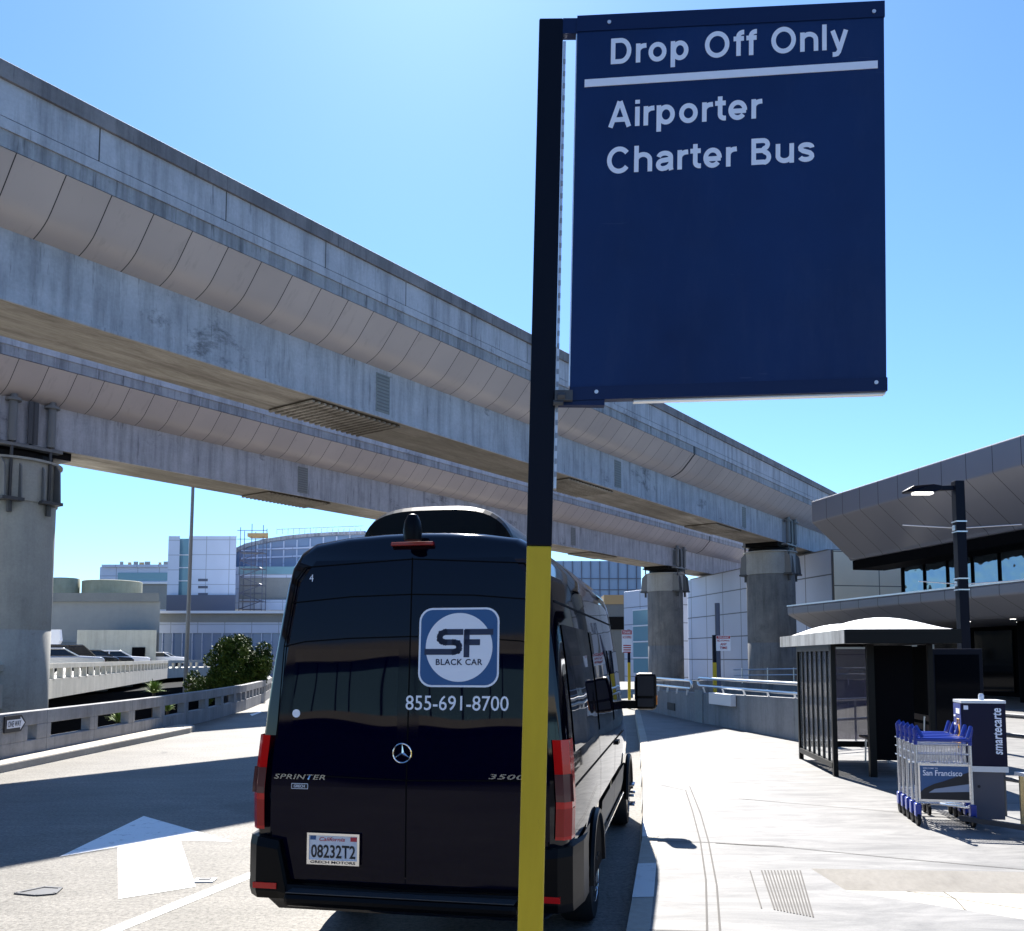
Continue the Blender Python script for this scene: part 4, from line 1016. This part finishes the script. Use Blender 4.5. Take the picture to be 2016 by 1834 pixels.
# wheels
for sx in (-1,1):
    for yw in (1.5,5.35):
        x0 = sx*.86
        b = MB(); b.lathe([(.20,-.12),(.33,-.12),(.355,-.09),(.36,0),(.355,.09),(.33,.12),(.20,.12)], (x0+sx*.02,yw,.36), 32, 'x'); wh = b.build('wheel', M['rubber'], van, True)
        b = MB(); b.lathe([(.21,-.10),(.225,.115),(.215,.125),(.19,.10),(.08,.06),(.08,.13),(.0,.13)] if sx > 0 else [(.21,.10),(.225,-.115),(.215,-.125),(.19,-.10),(.08,-.06),(.08,-.13),(.0,-.13)], (x0+sx*.02,yw,.36), 28, 'x'); b.build('rim', M['rim'], wh, True)
        for k in range(6):
            b = MB(); a_ = R(60*k); b.tube([(x0+sx*.10,yw+.13*math.cos(a_),.36+.13*math.sin(a_)),(x0+sx*(.22 if yw > 3 else .16),yw+.13*math.cos(a_),.36+.13*math.sin(a_))], .016, 8)
            b.build('lug_nut', M['chrome'], wh)
        # dark wheel arch rim standing proud of the body
        b = MB(); pts = [(sx*1.012,yw+.44*math.cos(R(a_)),.36+.44*math.sin(R(a_))) for a_ in range(0,181,12)]; b.tube(pts, .028, 6); b.build('wheel_arch', M['black_plastic'], van, True)
        b = MB(); vs = [(sx*1.004,yw,.36)] + [(sx*1.0125,yw+.42*math.cos(R(a_)),.36+.42*math.sin(R(a_))) for a_ in range(0,181,12)]; b.face([(sx*1.014,y_,max(.30,z_)) for _,y_,z_ in vs[1:]]); b.build('arch_liner', M['seam'], van)
# roof pod, camera, high brake lamp, bright gutter
b = MB(); px = []
SEC = [(.55,.52,.01),(.555,.54,.25),(.60,.548,.282),(.72,.55,.297),(1.6,.55,.30),(2.3,.53,.27),(2.6,.48,.06)]
rs = []
for y_, hwd, h_ in SEC:
    K = 24; row = []
    for i in range(K+1):
        t_ = -1+2*i/K; row.append((hwd*math.copysign(abs(math.sin(t_*math.pi/2))**.9,t_), y_+.12*abs(t_)**4, 2.71+h_*max(0,1-abs(math.sin(t_*math.pi/2))**3.2)**.55))
    rs.append(row)
for A, C_ in zip(rs,rs[1:]):
    for j in range(24): b.face([A[j],A[j+1],C_[j+1],C_[j]])
b.face(rs[0]); b.face(rs[-1]); rpod = b.build('roof_pod', M['black_plastic'], van, True, ang=75)
M['black_plastic'].node_tree.nodes['Principled BSDF'].inputs['Roughness'].default_value = .38
b = MB(); b.lathe([(.055,2.68),(.06,2.74),(.05,2.80),(.03,2.84),(0,2.85)], (.02,.02,0), 18); b.build('rear_camera', M['black_plastic'], van, True)
b = MB(); b.box(-.14,.14,yrear(2.6)-.02,yrear(2.6)+.03,2.655,2.678); b.build('brake_lamp', M['brake_red'], van, bevel=.005)

# ------------------------------------------------------------------ foreground sign
PD = 3.0
pb = G(1040,1293+1.8*FOC/PD/1.0,SW)
TILT = R(1.45)
sg = thing('bus_stop_sign', 'large navy Drop Off Only sign panel on a black and yellow square post', 'sign', (at(1060,1293,PD).x-.052,PD,SW))
sg.rotation_euler = (0,TILT,R(-2.6))
pwd = .084
zy = at(1060,1075,PD).z - SW; ztop = at(1085,37,PD).z - SW
b = MB(); b.box(-pwd/2,pwd/2,0,pwd,0,zy); b.build('post_base', M['yellow'], sg, bevel=.005)
b = MB(); b.box(-pwd/2-.001,pwd/2+.001,-.001,pwd+.001,zy,ztop); b.build('post', M['post_black'], sg, bevel=.005)
b = MB(); b.box(pwd/2+.002,pwd/2+.012,.01,.05,zy+.2,ztop-.08); ch = b.build('slotted_channel', M['galv'], sg)
b = MB()
for k in range(int((ztop-.08-zy-.26)/.045)): b.box(pwd/2+.004,pwd/2+.0125,.0085,.0095,zy+.24+k*.045,zy+.258+k*.045)
b.build('slot', M['slot_grey'], ch)
X0 = .062+.031; WS = 1.070; Z0 = at(1125,788,PD).z-SW; Z1 = at(1125,35,PD).z-SW
b = MB(); b.box(X0,X0+WS,0.0,.03,Z0,Z1); pn = b.build('sign_panel', M['sign_navy'], sg, bevel=.003)
for z0_, z1_ in ((Z1-.058,Z1+.001),(Z0-.001,Z0+.045)):
    b = MB(); b.box(X0-.001,X0+WS+.001,-.004,.034,z0_,z1_); b.build('panel_frame', M['sign_frame'], pn)
b = MB(); b.box(X0+.22,X0+WS,.012,.04,Z0-.008,Z0-.001); b.box(X0-.004,X0,.002,.03,Z0+.05,Z1-.06); b.build('panel_edge', M['alu'], pn)
for zc in (Z1-.06,Z0-.014):
    b = MB(); b.box(pwd/2,X0+.12 if zc < Z1-.2 else X0+.01,.0,.035,zc-.002,zc+.055 if zc > Z0+.2 else zc+.018); b.build('bracket', M['sign_frame'], sg)
b = MB(); b.tube([(pwd/2+.01,-.015,Z0+.01),(pwd/2+.035,-.015,Z0+.01)],.014,8); b.tube([(pwd/2-.004,-.01,Z0-.012),(pwd/2+.03,-.01,Z0-.012)],.010,8); b.box(pwd/2+.0,X0+.01,-.02,.02,Z0-.005,Z0+.03); b.build('clamp', M['steel_dark'], sg)
b = MB()
for u_,v_ in ((.105,.978),(.965,.972),(.085,.018),(.965,.02)): b.lathe([(.007,-.008),(.006,-.0045)], (X0+u_*WS,0,Z0+v_*(Z1-Z0)), 10, 'y'); b.v[-1:] = b.v[-1:]
b.build('rivet', M['galv'], pn)
HS = Z1-Z0
def su(x): return X0+(x-1130)/(1743-1130)*WS
def sz(x, y):
    f = (x-1130)/613; yt = 36-34*f; yb_ = 786-20*f; return Z0+(yb_-y)/(yb_-yt)*HS
SWT, XH = .184, .74      # stroke weight and x-height of the grotesque lettering, cap height 1
def arc(cx,cy,rx,ry,a0,a1,n=14): return [(cx+rx*math.cos(R(a0+(a1-a0)*i/n)), cy+ry*math.sin(R(a0+(a1-a0)*i/n))) for i in range(n+1)]
h_ = SWT/2; xm = XH/2
def glyph(c):
    """centre lines (polyline, closed) and advance width"""
    if c == 'O': return [(arc(.5,.5,.5-h_,.515-h_,0,360,32)[:-1],1)], 1.0
    if c == 'C': return [(arc(.49,.5,.49-h_,.515-h_,38,322,30),0)], .93
    if c == 'D': return [([(h_,h_),(.40,h_)]+arc(.40,.5,.44-h_,.5-h_,-80,80,16)+[(.40,1-h_),(h_,1-h_)],1)], .86
    if c == 'B': return [([(h_,h_),(.48,h_)]+arc(.50,.27,.29-h_,.27-h_+.02,-75,75,10)+[(.46,.53),(h_,.53)],1), ([(h_,.50),(h_,1-h_),(.45,1-h_)]+arc(.47,.755,.27-h_,.245-h_,75,-75,10)+[(.44,.53)],0)], .80
    if c == 'A': return [([(.07,0),(.43,.985)],0),([(.81,0),(.45,.985)],0),([(.2,.29),(.68,.29)],0)], .88
    if c == 'o': return [(arc(.37,xm,.37-h_,xm+.012-h_,0,360,26)[:-1],1)], .74
    if c == 'p': return [([(h_,-.27),(h_,XH)],0),(arc(.38,xm,.35-h_,xm+.012-h_,0,360,26)[:-1],1)], .73
    if c == 'r': return [([(h_,0),(h_,XH)],0),([(h_,.40)]+arc(.36,.42,.27,XH-h_-.42,165,88,8)+[(.43,XH-h_+.005)],0)], .44
    if c == 'f': return [([(.2,0),(.2,.78)]+arc(.40,.76,.20,.24-h_,165,88,8)+[(.43,1-h_)],0),([(0,XH-.07),(.42,XH-.07)],0)], .44
    if c == 't': return [([(.2,.93),(.2,.25)]+arc(.38,.24,.18,.24-h_,195,275,8)+[(.43,h_)],0),([(0,XH-.07),(.42,XH-.07)],0)], .45
    if c in 'nh': return [([(h_,0),(h_,XH if c == 'n' else 1)],0),([(h_,.38)]+arc(.36,.42,.28,XH-h_-.41,165,15,14)+[(.64,.36),(.64,0)],0)], .72
    if c == 'u': return [([(.64,XH),(.64,0)],0),([(.64,.35)]+arc(.36,.32,.28,.32-h_,-15,-165,14)+[(h_,.36),(h_,XH)],0)], .72
    if c == 'l': return [([(h_,0),(h_,1)],0)], .17
    if c == 'i': return [([(h_,0),(h_,XH)],0),([(h_,.85),(h_,1.0)],0)], .17
    if c == 'y': return [([(.08,XH),(.355,.03)],0),([(.62,XH),(.37,.02),(.33,-.09)]+[(.27,-.165),(.19,-.185),(.08,-.185)],0)], .70
    if c == 'e': return [([(.12,.335),(.70,.335)],0),(arc(.37,xm,.37-h_,xm+.012-h_,-4,322,28),0)], .74
    if c == 'a': return [(arc(.345,.50,.245,XH-h_-.50+.01,172,12,12)+[(.59,.46),(.59,.10),(.615,.0)],0),([(.59,.43),(.47,.405),(.31,.385)]+arc(.27,.225,.185,.155,105,268,12)+[(.38,.085),(.50,.14),(.585,.24)],0)], .69
    if c == 's': return [([(.56,.53)]+arc(.33,.535,.235,XH-h_-.53,20,170,9)+[(.11,.49),(.2,.425),(.33,.385),(.47,.34),(.545,.27),(.555,.20)]+arc(.32,.215,.235,.215-h_,-20,-168,9),0)], .64
    return [], .34
def stroke(mb, pts, closed, fx, z):
    n = len(pts); P = [Vector(p) for p in pts]; L_, R_ = [], []
    for i in range(n):
        a_ = P[i-1] if (i or closed) else None; c_ = P[(i+1)%n] if (i < n-1 or closed) else None
        d0 = (P[i]-a_).normalized() if a_ is not None else (c_-P[i]).normalized(); d1 = (c_-P[i]).normalized() if c_ is not None else d0
        n0, n1 = Vector((-d0.y,d0.x)), Vector((-d1.y,d1.x)); m = (n0+n1).normalized(); k_ = h_/max(.5,m.dot(n0)); L_.append(P[i]+m*k_); R_.append(P[i]-m*k_)
    base = len(mb.v); mb.v += [fx(q.x,q.y,z) for q in L_]+[fx(q.x,q.y,z) for q in R_]
    for i in range(n if closed else n-1): j = (i+1)%n; mb.f.append((base+i,base+j,base+n+j,base+n+i))
def stext(s_, x0, x1, base, cap, gap=.17):
    adv = 0; items = []
    for ch in s_:
        st, w_ = glyph(ch)
        if ch == ' ': adv += .50; continue
        g_ = gap*(.45 if ch in 'rft' else 1); items.append((st, adv)); adv += w_+g_
    tot = adv-gap; zb_ = sz((x0+x1)/2,base); hgt = sz((x0+x1)/2,base-cap)-zb_; kx = (su(x1)-su(x0))/tot
    mb = MB(); q = 0
    for st, ox in items:
        for pts_, cl_ in st:
            q = (q+1) % 3; stroke(mb, pts_, cl_, lambda X,Y,Z_: Vector((su(x0)+(X+ox)*kx, -.0012-Z_, zb_+Y*hgt)), q*.00025)
    mb.build('lettering', M['sign_white'], pn)
stext('Drop Off Only',1199,1671,111.5,52); stext('Airporter',1197,1498,243,52); stext('Charter Bus',1195,1604,332,52)
b = MB(); b.box(su(1147),su(1729),-.003,-.0005,sz(1438,154),sz(1438,139)); b.build('divider_bar', M['sign_white'], pn)

for o_ in [pn]+list(pn.children):      # the panel is racked a little on its post
    for v in o_.data.vertices:
        if o_.name.startswith(('lettering','divider')): v.co.z += (v.co.x-X0-WS/2)*.020 - .007
        v.co.z += (v.co.x-X0)*.043
# ------------------------------------------------------------------ parked cars on the far deck
def deck_pt(f): return Vector((-17.6,33.5,0)).lerp(Vector((-27.5,74,0)), f)
dk = thing('parking_deck', 'pale concrete parking deck with slotted edge wall below the parked cars', 'parking deck', deck_pt(.3))
DP = [Vector((-13.5,20,0)), Vector((-15.4,26,0)), Vector((-18.0,35,0)), Vector((-20.5,45,0)), Vector((-23.3,56,0)), Vector((-26.6,69,0)), Vector((-26.8,76,0)), Vector((-25.6,83,0)), Vector((-23.5,90,0))]
ZD = 1.02
for A, C_ in zip(DP,DP[1:]):
    b = MB(); Zv = lambda z_: Vector((0,0,z_)); n_ = Vector((-38,0,0))
    b.hexa([A+Zv(.35),C_+Zv(.35),C_+n_+Zv(.35),A+n_+Zv(.35),A+Zv(ZD),C_+Zv(ZD),C_+n_+Zv(ZD),A+n_+Zv(ZD)]); b.build('slab', M['deck_conc'], dk, world=True)
    t_ = (C_-A).normalized(); nn = Vector((-t_.y,t_.x,0))*.2
    def wb2(p,q,z0,z1): m2 = MB(); m2.hexa([p+Zv(z0),p+nn+Zv(z0),q+nn+Zv(z0),q+Zv(z0),p+Zv(z1),p+nn+Zv(z1),q+nn+Zv(z1),q+Zv(z1)]); return m2
    m2 = wb2(A,C_,1.52,1.72); l_ = (C_-A).length; k_ = max(2,int(l_/1.3))
    for i in range(k_):
        p = A+t_*(i*l_/k_); q = wb2(p,p+t_*.22,ZD,1.52); m2.add(q.v,q.f)
    q = wb2(A,C_,ZD,1.10); m2.add(q.v,q.f); m2.build('edge_wall', M['deck_conc'], dk, world=True)
b = MB()
for f in (.05,.42,.62,.8):
    p = deck_pt(f); b.box(p.x-3.2,p.x-1.8,p.y,p.y+1.6,-4,.35)
b.build('pier', M['deck_conc'], dk, world=True)
b = MB(); b.box(-60,-22,40,90,-4,-.0); b.box(-60,-20.5,30,40,-4,.3); b.build('under_wall', M['interior'], dk, world=True)
def make_car(paint, label, suv=False):
    c = thing('parked_car', label, 'car', (0,0,0), 0, 'cars parked on the far deck')
    h = 1.72 if suv else 1.46; L_ = 4.6; Wc = .9
    pr = [(-2.3,.35),(-2.3,.80),(-2.15,.95),(-1.0,1.02),(2.0,1.0),(2.3,.85),(2.3,.35)]
    b = MB(); b.prism([(x_,-Wc,z_) for x_,z_ in pr], (0,2*Wc,0)); b.build('body', paint, c, bevel=.09)
    cb = [(-.95,1.0),(-.25,h-.06),(.1,h),(1.5 if not suv else 2.0,h-.02),(2.05 if not suv else 2.2,1.0)]
    b = MB(); b.hexa([(cb[0][0],-Wc+.06,1.0),(cb[-1][0],-Wc+.06,1.0),(cb[-1][0],Wc-.06,1.0),(cb[0][0],Wc-.06,1.0),(cb[1][0]-.02,-Wc+.18,h-.08),(cb[3][0],-Wc+.18,h-.08),(cb[3][0],Wc-.18,h-.08),(cb[1][0]-.02,Wc-.18,h-.08)]); b.build('windows', M['car_glass'], c, bevel=.04)
    b = MB(); b.box(cb[1][0],cb[3][0],-Wc+.17,Wc-.17,h-.09,h); ro = b.build('roof', paint, c, bevel=.05)
    for sy in (-1,1):
        for p_, q_, w_, t_ in (((cb[0][0],sy*(Wc-.06),1.0),(cb[1][0],sy*(Wc-.18),h-.06),.07,.06),((cb[-1][0],sy*(Wc-.06),1.0),(cb[3][0],sy*(Wc-.18),h-.06),.09,.06),((.55,sy*(Wc-.06),1.0),(.55,sy*(Wc-.17),h-.06),.07,.04)):
            b = MB(); b.bar(p_,q_,w_,t_); b.build('pillar', paint, c)
    for sx in (-1.4,1.4):
        for sy in (-1,1):
            b = MB(); b.lathe([(.12,-.1),(.32,-.1),(.33,0),(.32,.1),(.12,.1)], (sx,sy*(Wc-.1),.33), 20, 'y'); b.build('wheel', M['rubber'], c, True)
    for sy in (-1,1):
        b = MB(); b.box(-2.32,-2.2,sy*.62-.18,sy*.62+.18,.68,.82); b.build('headlight', M['clear_lens'], c)
        b = MB(); b.box(2.22,2.315,sy*.68-.12,sy*.68+.12,.72,.90); b.build('tail_light', M['red_lens'], c)
    return c
for paint, lab, suv, xx, D, rz in (('car_silver','silver saloon at the left end of the deck row',0,118,50,205),('car_black','black estate car second along the deck row',1,152,55,212),('car_black','black car with pale roof edge between the estate and the white saloon',0,192,62,205),('car_white','white saloon facing right on the deck before the dark doorway',0,232,67,200),('car_white','white car with red tail lamp alone at the right end of the deck',0,322,90,185)):
    c = make_car(M[paint], lab, suv); p = at(xx,1293,D); c.location = (p.x, p.y, ZD); c.rotation_euler = (0,0,R(rz))

# ------------------------------------------------------------------ far buildings on the left
def fbox(th, name, x0, x1, yt, yb_, D, m, depth=12, z0=None, bevel=0):
    a_ = at(x0,yt,D); c_ = at(x1,yb_,D); b = MB(); zl = c_.z if z0 is None else z0; xb = c_.x*(D+depth)/D if c_.x < 0 else c_.x
    b.hexa([(a_.x,D,zl),(c_.x,D,zl),(xb,D+depth,zl),(min(a_.x,xb-.5),D+depth,zl),(a_.x,D,a_.z),(c_.x,D,a_.z),(xb,D+depth,a_.z),(min(a_.x,xb-.5),D+depth,a_.z)]); return b.build(name, m, th, world=True, bevel=bevel)
gb1 = thing('plant_building', 'flat grey plaster plant building with two round roof tanks at the left', 'building', at(200,1300,95))
fbox(gb1,'wall',60,312,1185,1300,95,M['plaster_grey'],14,-4); fbox(gb1,'parapet',58,313,1168,1185,94.6,M['plaster_dark'],14.8)
fbox(gb1,'annex_wall',152,306,1241,1320,88,M['wall_pale'],7,-2)
fbox(gb1,'doorway',260,285,1275,1302,87.9,M['interior'],.08)
fbox(gb1,'lower_band',60,152,1265,1310,94.7,M['plaster_dark'],.25)
for x0,x1,yt in ((88,141,1138),(140,252,1142)):
    a_ = at(x0,yt,108); c_ = at(x1,1170,108); r_ = (c_.x-a_.x)/2
    b = MB(); b.lathe([(r_,0),(r_,a_.z-c_.z+1),(r_*.98,a_.z-c_.z+1.05)], ((a_.x+c_.x)/2,108+r_,c_.z-1), 40); b.build('roof_tank', M['tank'], gb1, True, world=True)
tb = thing('office_tower', 'white panelled stair tower with a tall glass strip and dark base', 'building', at(400,1300,130))
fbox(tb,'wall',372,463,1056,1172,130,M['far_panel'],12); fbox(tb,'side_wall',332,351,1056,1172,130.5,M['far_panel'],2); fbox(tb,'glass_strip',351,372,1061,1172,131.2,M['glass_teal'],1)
fbox(tb,'base',328,463,1172,1205,129.5,M['slate'],3)
for yy in (1138,1158,1178-22+20-0): pass
for yy in (1140,1154,1168): fbox(tb,'louvre_window',390,409,yy,yy+5,129.95,M['slate'],.1)
for yy in (1092,1117,1143): fbox(tb,'floor_band',351,372,yy,yy+2,131.1,M['sign_plain'],.1)
wl2 = thing('office_wing', 'low white office wing with a teal window band left of the tower', 'building', at(265,1300,140))
fbox(wl2,'wall',197,333,1117,1205,140,M['far_panel'],15); fbox(wl2,'roof_slab',200,333,1112,1117,139.6,M['far_panel'],14); fbox(wl2,'window_band',232,330,1128,1144,139.9,M['glass_teal'],.12); fbox(wl2,'ledge',240,330,1146,1150,139.5,M['sign_plain'],.5); fbox(wl2,'lower_wall',244,330,1151,1200,139.9,M['plaster_grey'],.12)
for k,(x0,x1) in enumerate(((236,243),(252,259),(263,272),(274,284),(285,296),(312,318),(322,331))): fbox(wl2,'roof_unit',x0,x1,1106+(k%2)*1.5,1112,141,M['timber'] if k%2 else M['plaster_grey'],3)
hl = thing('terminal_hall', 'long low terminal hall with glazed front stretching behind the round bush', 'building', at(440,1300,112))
fbox(hl,'wall',311,1085,1225,1247,112,M['far_panel'],20); fbox(hl,'roof_edge',311,1085,1203,1208,111,M['sign_plain'],22); fbox(hl,'fascia',311,1085,1208,1225,111.8,M['plaster_grey'],20); fbox(hl,'window_band',311,1085,1247,1305,112.2,M['glass_far'],18,-4)
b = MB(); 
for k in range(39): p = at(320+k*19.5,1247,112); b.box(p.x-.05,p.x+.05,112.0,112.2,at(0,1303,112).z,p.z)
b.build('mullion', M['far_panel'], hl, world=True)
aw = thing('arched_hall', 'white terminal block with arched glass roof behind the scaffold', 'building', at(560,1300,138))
fbox(aw,'wall',427,720,1117,1135,138,M['far_panel'],25,z0=at(427,1200,138).z); fbox(aw,'window_band',470,720,1116,1131,137.9,M['glass_teal'],.12); fbox(aw,'lower_wall',472,720,1138,1180,137.9,M['plaster_grey'],.12); fbox(aw,'terrace_wall',500,720,1182,1202,136,M['far_panel'],1)
fbox(aw,'roof_plant',430,448,1108,1116,139,M['slate'],3)
pts = [(463,1082),(490,1070),(530,1061),(570,1055),(610,1051),(660,1048),(720,1046)]
b = MB(); P = [at(x,y,142) for x,y in pts]; b.prism(P + [Vector((P[-1].x,142,at(0,1117,142).z)), Vector((P[0].x,142,at(0,1117,142).z))], (0,18,0)); b.build('clerestory_glass', M['glass_far'], aw, world=True)
b = MB(); Pb = [at(x,y+6,141.5) for x,y in pts]; Pt = [at(x-6,y,141.5) for x,y in pts]; b.prism(Pt+list(reversed(Pb)), (0,20,0)); b.build('arched_roof', M['guide_ledge'], aw, world=True)
b = MB()
for k in range(9): p = at(480+k*26,1100,141.8); b.box(p.x-.1,p.x+.1,141.8,142,at(0,1116,142).z,at(0,1074-k*2.6,142).z)
for yy in (1084,1100): p = at(475,yy,141.7); q = at(720,yy-10,141.7); b.bar(p,q,.15,.25)
b.build('mullion', M['far_panel'], aw, world=True)
b = MB()
for k in range(16): p = at(545+k*11,1052,141); b.tube([p,p+Vector((0,0,.9))],.05,5)
b.tube([at(545,1043,141),at(716,1036,141)],.05,5); b.build('roof_rail', M['far_panel'], aw, world=True)
sc = thing('scaffold', 'scaffold stair tower with timber hoarding on top beside the arched hall', 'scaffold', at(492,1205,133))
a_ = at(470,1200,133); c_ = at(515,1200,133); b = MB()
zs_ = [at(0,y,133).z for y in range(1200,1085,-16)]
for X in (a_.x,(a_.x+c_.x)/2,c_.x):
    for Y in (133,135): b.tube([(X,Y,at(0,1203,133).z),(X,Y,at(0,1035,133).z+random.uniform(-.8,.8))],.06,5)
for i,z_ in enumerate(zs_):
    for Y in (133,135): b.tube([(a_.x,Y,z_),(c_.x,Y,z_)],.05,5)
    if i: b.tube([(a_.x,133,zs_[i-1]),(c_.x,133,z_)] if i%2 else [(c_.x,133,zs_[i-1]),(a_.x,133,z_)],.07,5)
for y in (1083,1062,1045): b.tube([(a_.x-.5,133,at(0,y,133).z),(c_.x+.5,133,at(0,y,133).z)],.05,5)
b.build('frame', M['slate'], sc, world=True)
for i,z_ in enumerate(zs_[1::2]):
    b = MB(); b.box(a_.x,c_.x,133.1,134.9,z_-.05,z_+.05); b.build('platform', M['steel'], sc, world=True)
fbox(sc,'hoarding',487,528,1050,1057,132.8,M['timber'],2)

# tall lamp pole and small street items on the left
tp = thing('light_pole', 'tall slender grey light pole standing beyond the slotted parapet', 'light pole', (at(362,1370,46).x,46,-4))
b = MB(); b.tube([(0,0,0),(.12,0,9),(.2,0,19)], [.13,.10,.07], 12); b.build('shaft', M['steel'], tp, True)
b = MB(); b.lathe([(.32,0),(.32,.12),(.2,.2)], n=16); b.build('base_plate', M['deck_conc'], tp)
b = MB(); b.tube([(.2,0,18.9),(1.6,-.3,19.3)], .05, 8); b.box(1.4,2.2,-.5,-.1,19.2,19.35); b.build('lamp_arm', M['steel'], tp)
rs_ = thing('hanging_sign', 'white rounded sign hanging beside the left column', 'sign', at(112,1258,60))
b = MB(); P = [at(x,y,60) for x,y in ((98,1240),(117,1240),(119,1262),(114,1270),(98,1272))]; b.prism(P,(0,.3,0)); b.build('sign_plate', M['sign_plain'], rs_, world=True)

# ------------------------------------------------------------------ bushes
def leaf_cloud(mb, clumps, n, size, rng):
    for c, r_ in clumps:
        c = Vector(c); k_ = int(n*r_*r_)
        for _ in range(k_):
            d_ = Vector((rng.gauss(0,1),rng.gauss(0,1),rng.gauss(0,1))).normalized(); p = c + d_*r_*(.62+.42*rng.random())
            a_ = Vector((rng.gauss(0,1),rng.gauss(0,1),rng.gauss(0,1))).normalized(); a_ = (a_ + d_*.3).normalized(); b_ = a_.orthogonal().normalized(); q_ = a_.cross(b_)
            s_ = size*(.6+.8*rng.random()); e_ = (b_*math.cos(1)+q_*math.sin(1))
            mb.face([p - b_*s_*.45, p + q_*s_, p + b_*s_*.45, p - q_*s_])
rng = random.Random(3)
bu = thing('round_bush', 'large dark green rounded bush beside the van behind the parapet', 'bush', (at(470,1380,40).x,40,-3))
cl = []
ctr = at(474,1308,40); rad = 62/FOC*40
for _ in range(64):
    d_ = Vector((rng.gauss(0,1),rng.gauss(0,1)*.8,rng.gauss(0,1))).normalized(); k_ = rng.uniform(.62,.98); cl.append((ctr + Vector((d_.x*rad*k_,d_.y*rad*.8,d_.z*rad*k_*.92)), rad*rng.uniform(.10,.30)))
for _ in range(14): cl.append((at(rng.uniform(372,440),rng.uniform(1330,1375),40+rng.uniform(-1,1)), rad*.24))
cl += [(ctr+Vector((rng.uniform(-.5,.5),rng.uniform(-.4,.4),rng.uniform(-.9,.4))), rad*.55) for _ in range(9)]
b = MB(); leaf_cloud(b, cl, 2300, .07, rng); b.build('crown', M['leaf'], bu, world=True)
b = MB()
for k in range(4): b.tube([(at(474,1380,40).x+rng.uniform(-.2,.2),40,-3.5),(ctr.x+rng.uniform(-.8,.8),40+rng.uniform(-.5,.5),ctr.z-.4)], [.09,.04], 7)
b.build('trunk', M['bark'], bu, world=True)
def spiky(label, xp, yp, D, r_, n, name='spiky_plant'):
    base = at(xp,yp,D); s_ = thing(name, label, 'plant', base); b = MB()
    for _ in range(n):
        a_ = rng.uniform(0,2*math.pi); el = rng.uniform(.2,1.4); L_ = r_*rng.uniform(.7,1.1); d_ = Vector((math.cos(a_)*math.cos(el),math.sin(a_)*math.cos(el),math.sin(el)))
        w_ = d_.cross(Vector((0,0,1))).normalized()*r_*.035; m2 = d_*L_*.6+Vector((0,0,.03)); tp_ = d_*L_ - Vector((0,0,L_*.12))
        b.face([-w_*.8,w_*.8,m2+w_,m2-w_]); b.face([m2-w_,m2+w_,tp_])
    b.build('leaves', M['leaf_pale'], s_)
    t2 = MB(); t2.tube([(0,0,-2.5 if D > 24 else -1.5),(0,0,.05)],.06,7); t2.build('stem', M['bark'], s_)
spiky('pale green spiky plant in front of the parking deck pier', 303,1366,34,.62,150)
spiky('small spiky plant glimpsed through the parapet slots', 232,1424,30,.55,90)
spiky('yellowish spiky plant glimpsed through the fourth parapet slot', 330,1402,36,.5,90)

# ------------------------------------------------------------------ terminal across the road behind the viewer (mirrored in the van)
rb = thing('opposite_terminal', 'cream banded terminal with teal glazing mirrored in the van doors', 'building', (-8,-42,0))
b = MB(); b.box(-60,50,-60,-43,0,9); b.build('wall', M['glass_dark'], rb, world=True)
b = MB(); b.box(-60,50,-43,-42.2,8.2,9.4); b.box(-60,50,-43,-42.4,4.2,4.7); b.build('cream_band', M['cream_band'], rb, world=True)
b = MB(); b.box(-60,50,-42.98,-42.9,4.7,8.2); b.build('window_band', M['glass_teal'], rb, world=True)
b = MB()
for k in range(60): b.box(-58+k*1.8+(k%3)*.3,-57.93+k*1.8+(k%3)*.3,-42.9,-42.8,4.7,8.2)
b.build('mullion', M['interior'], rb, world=True)
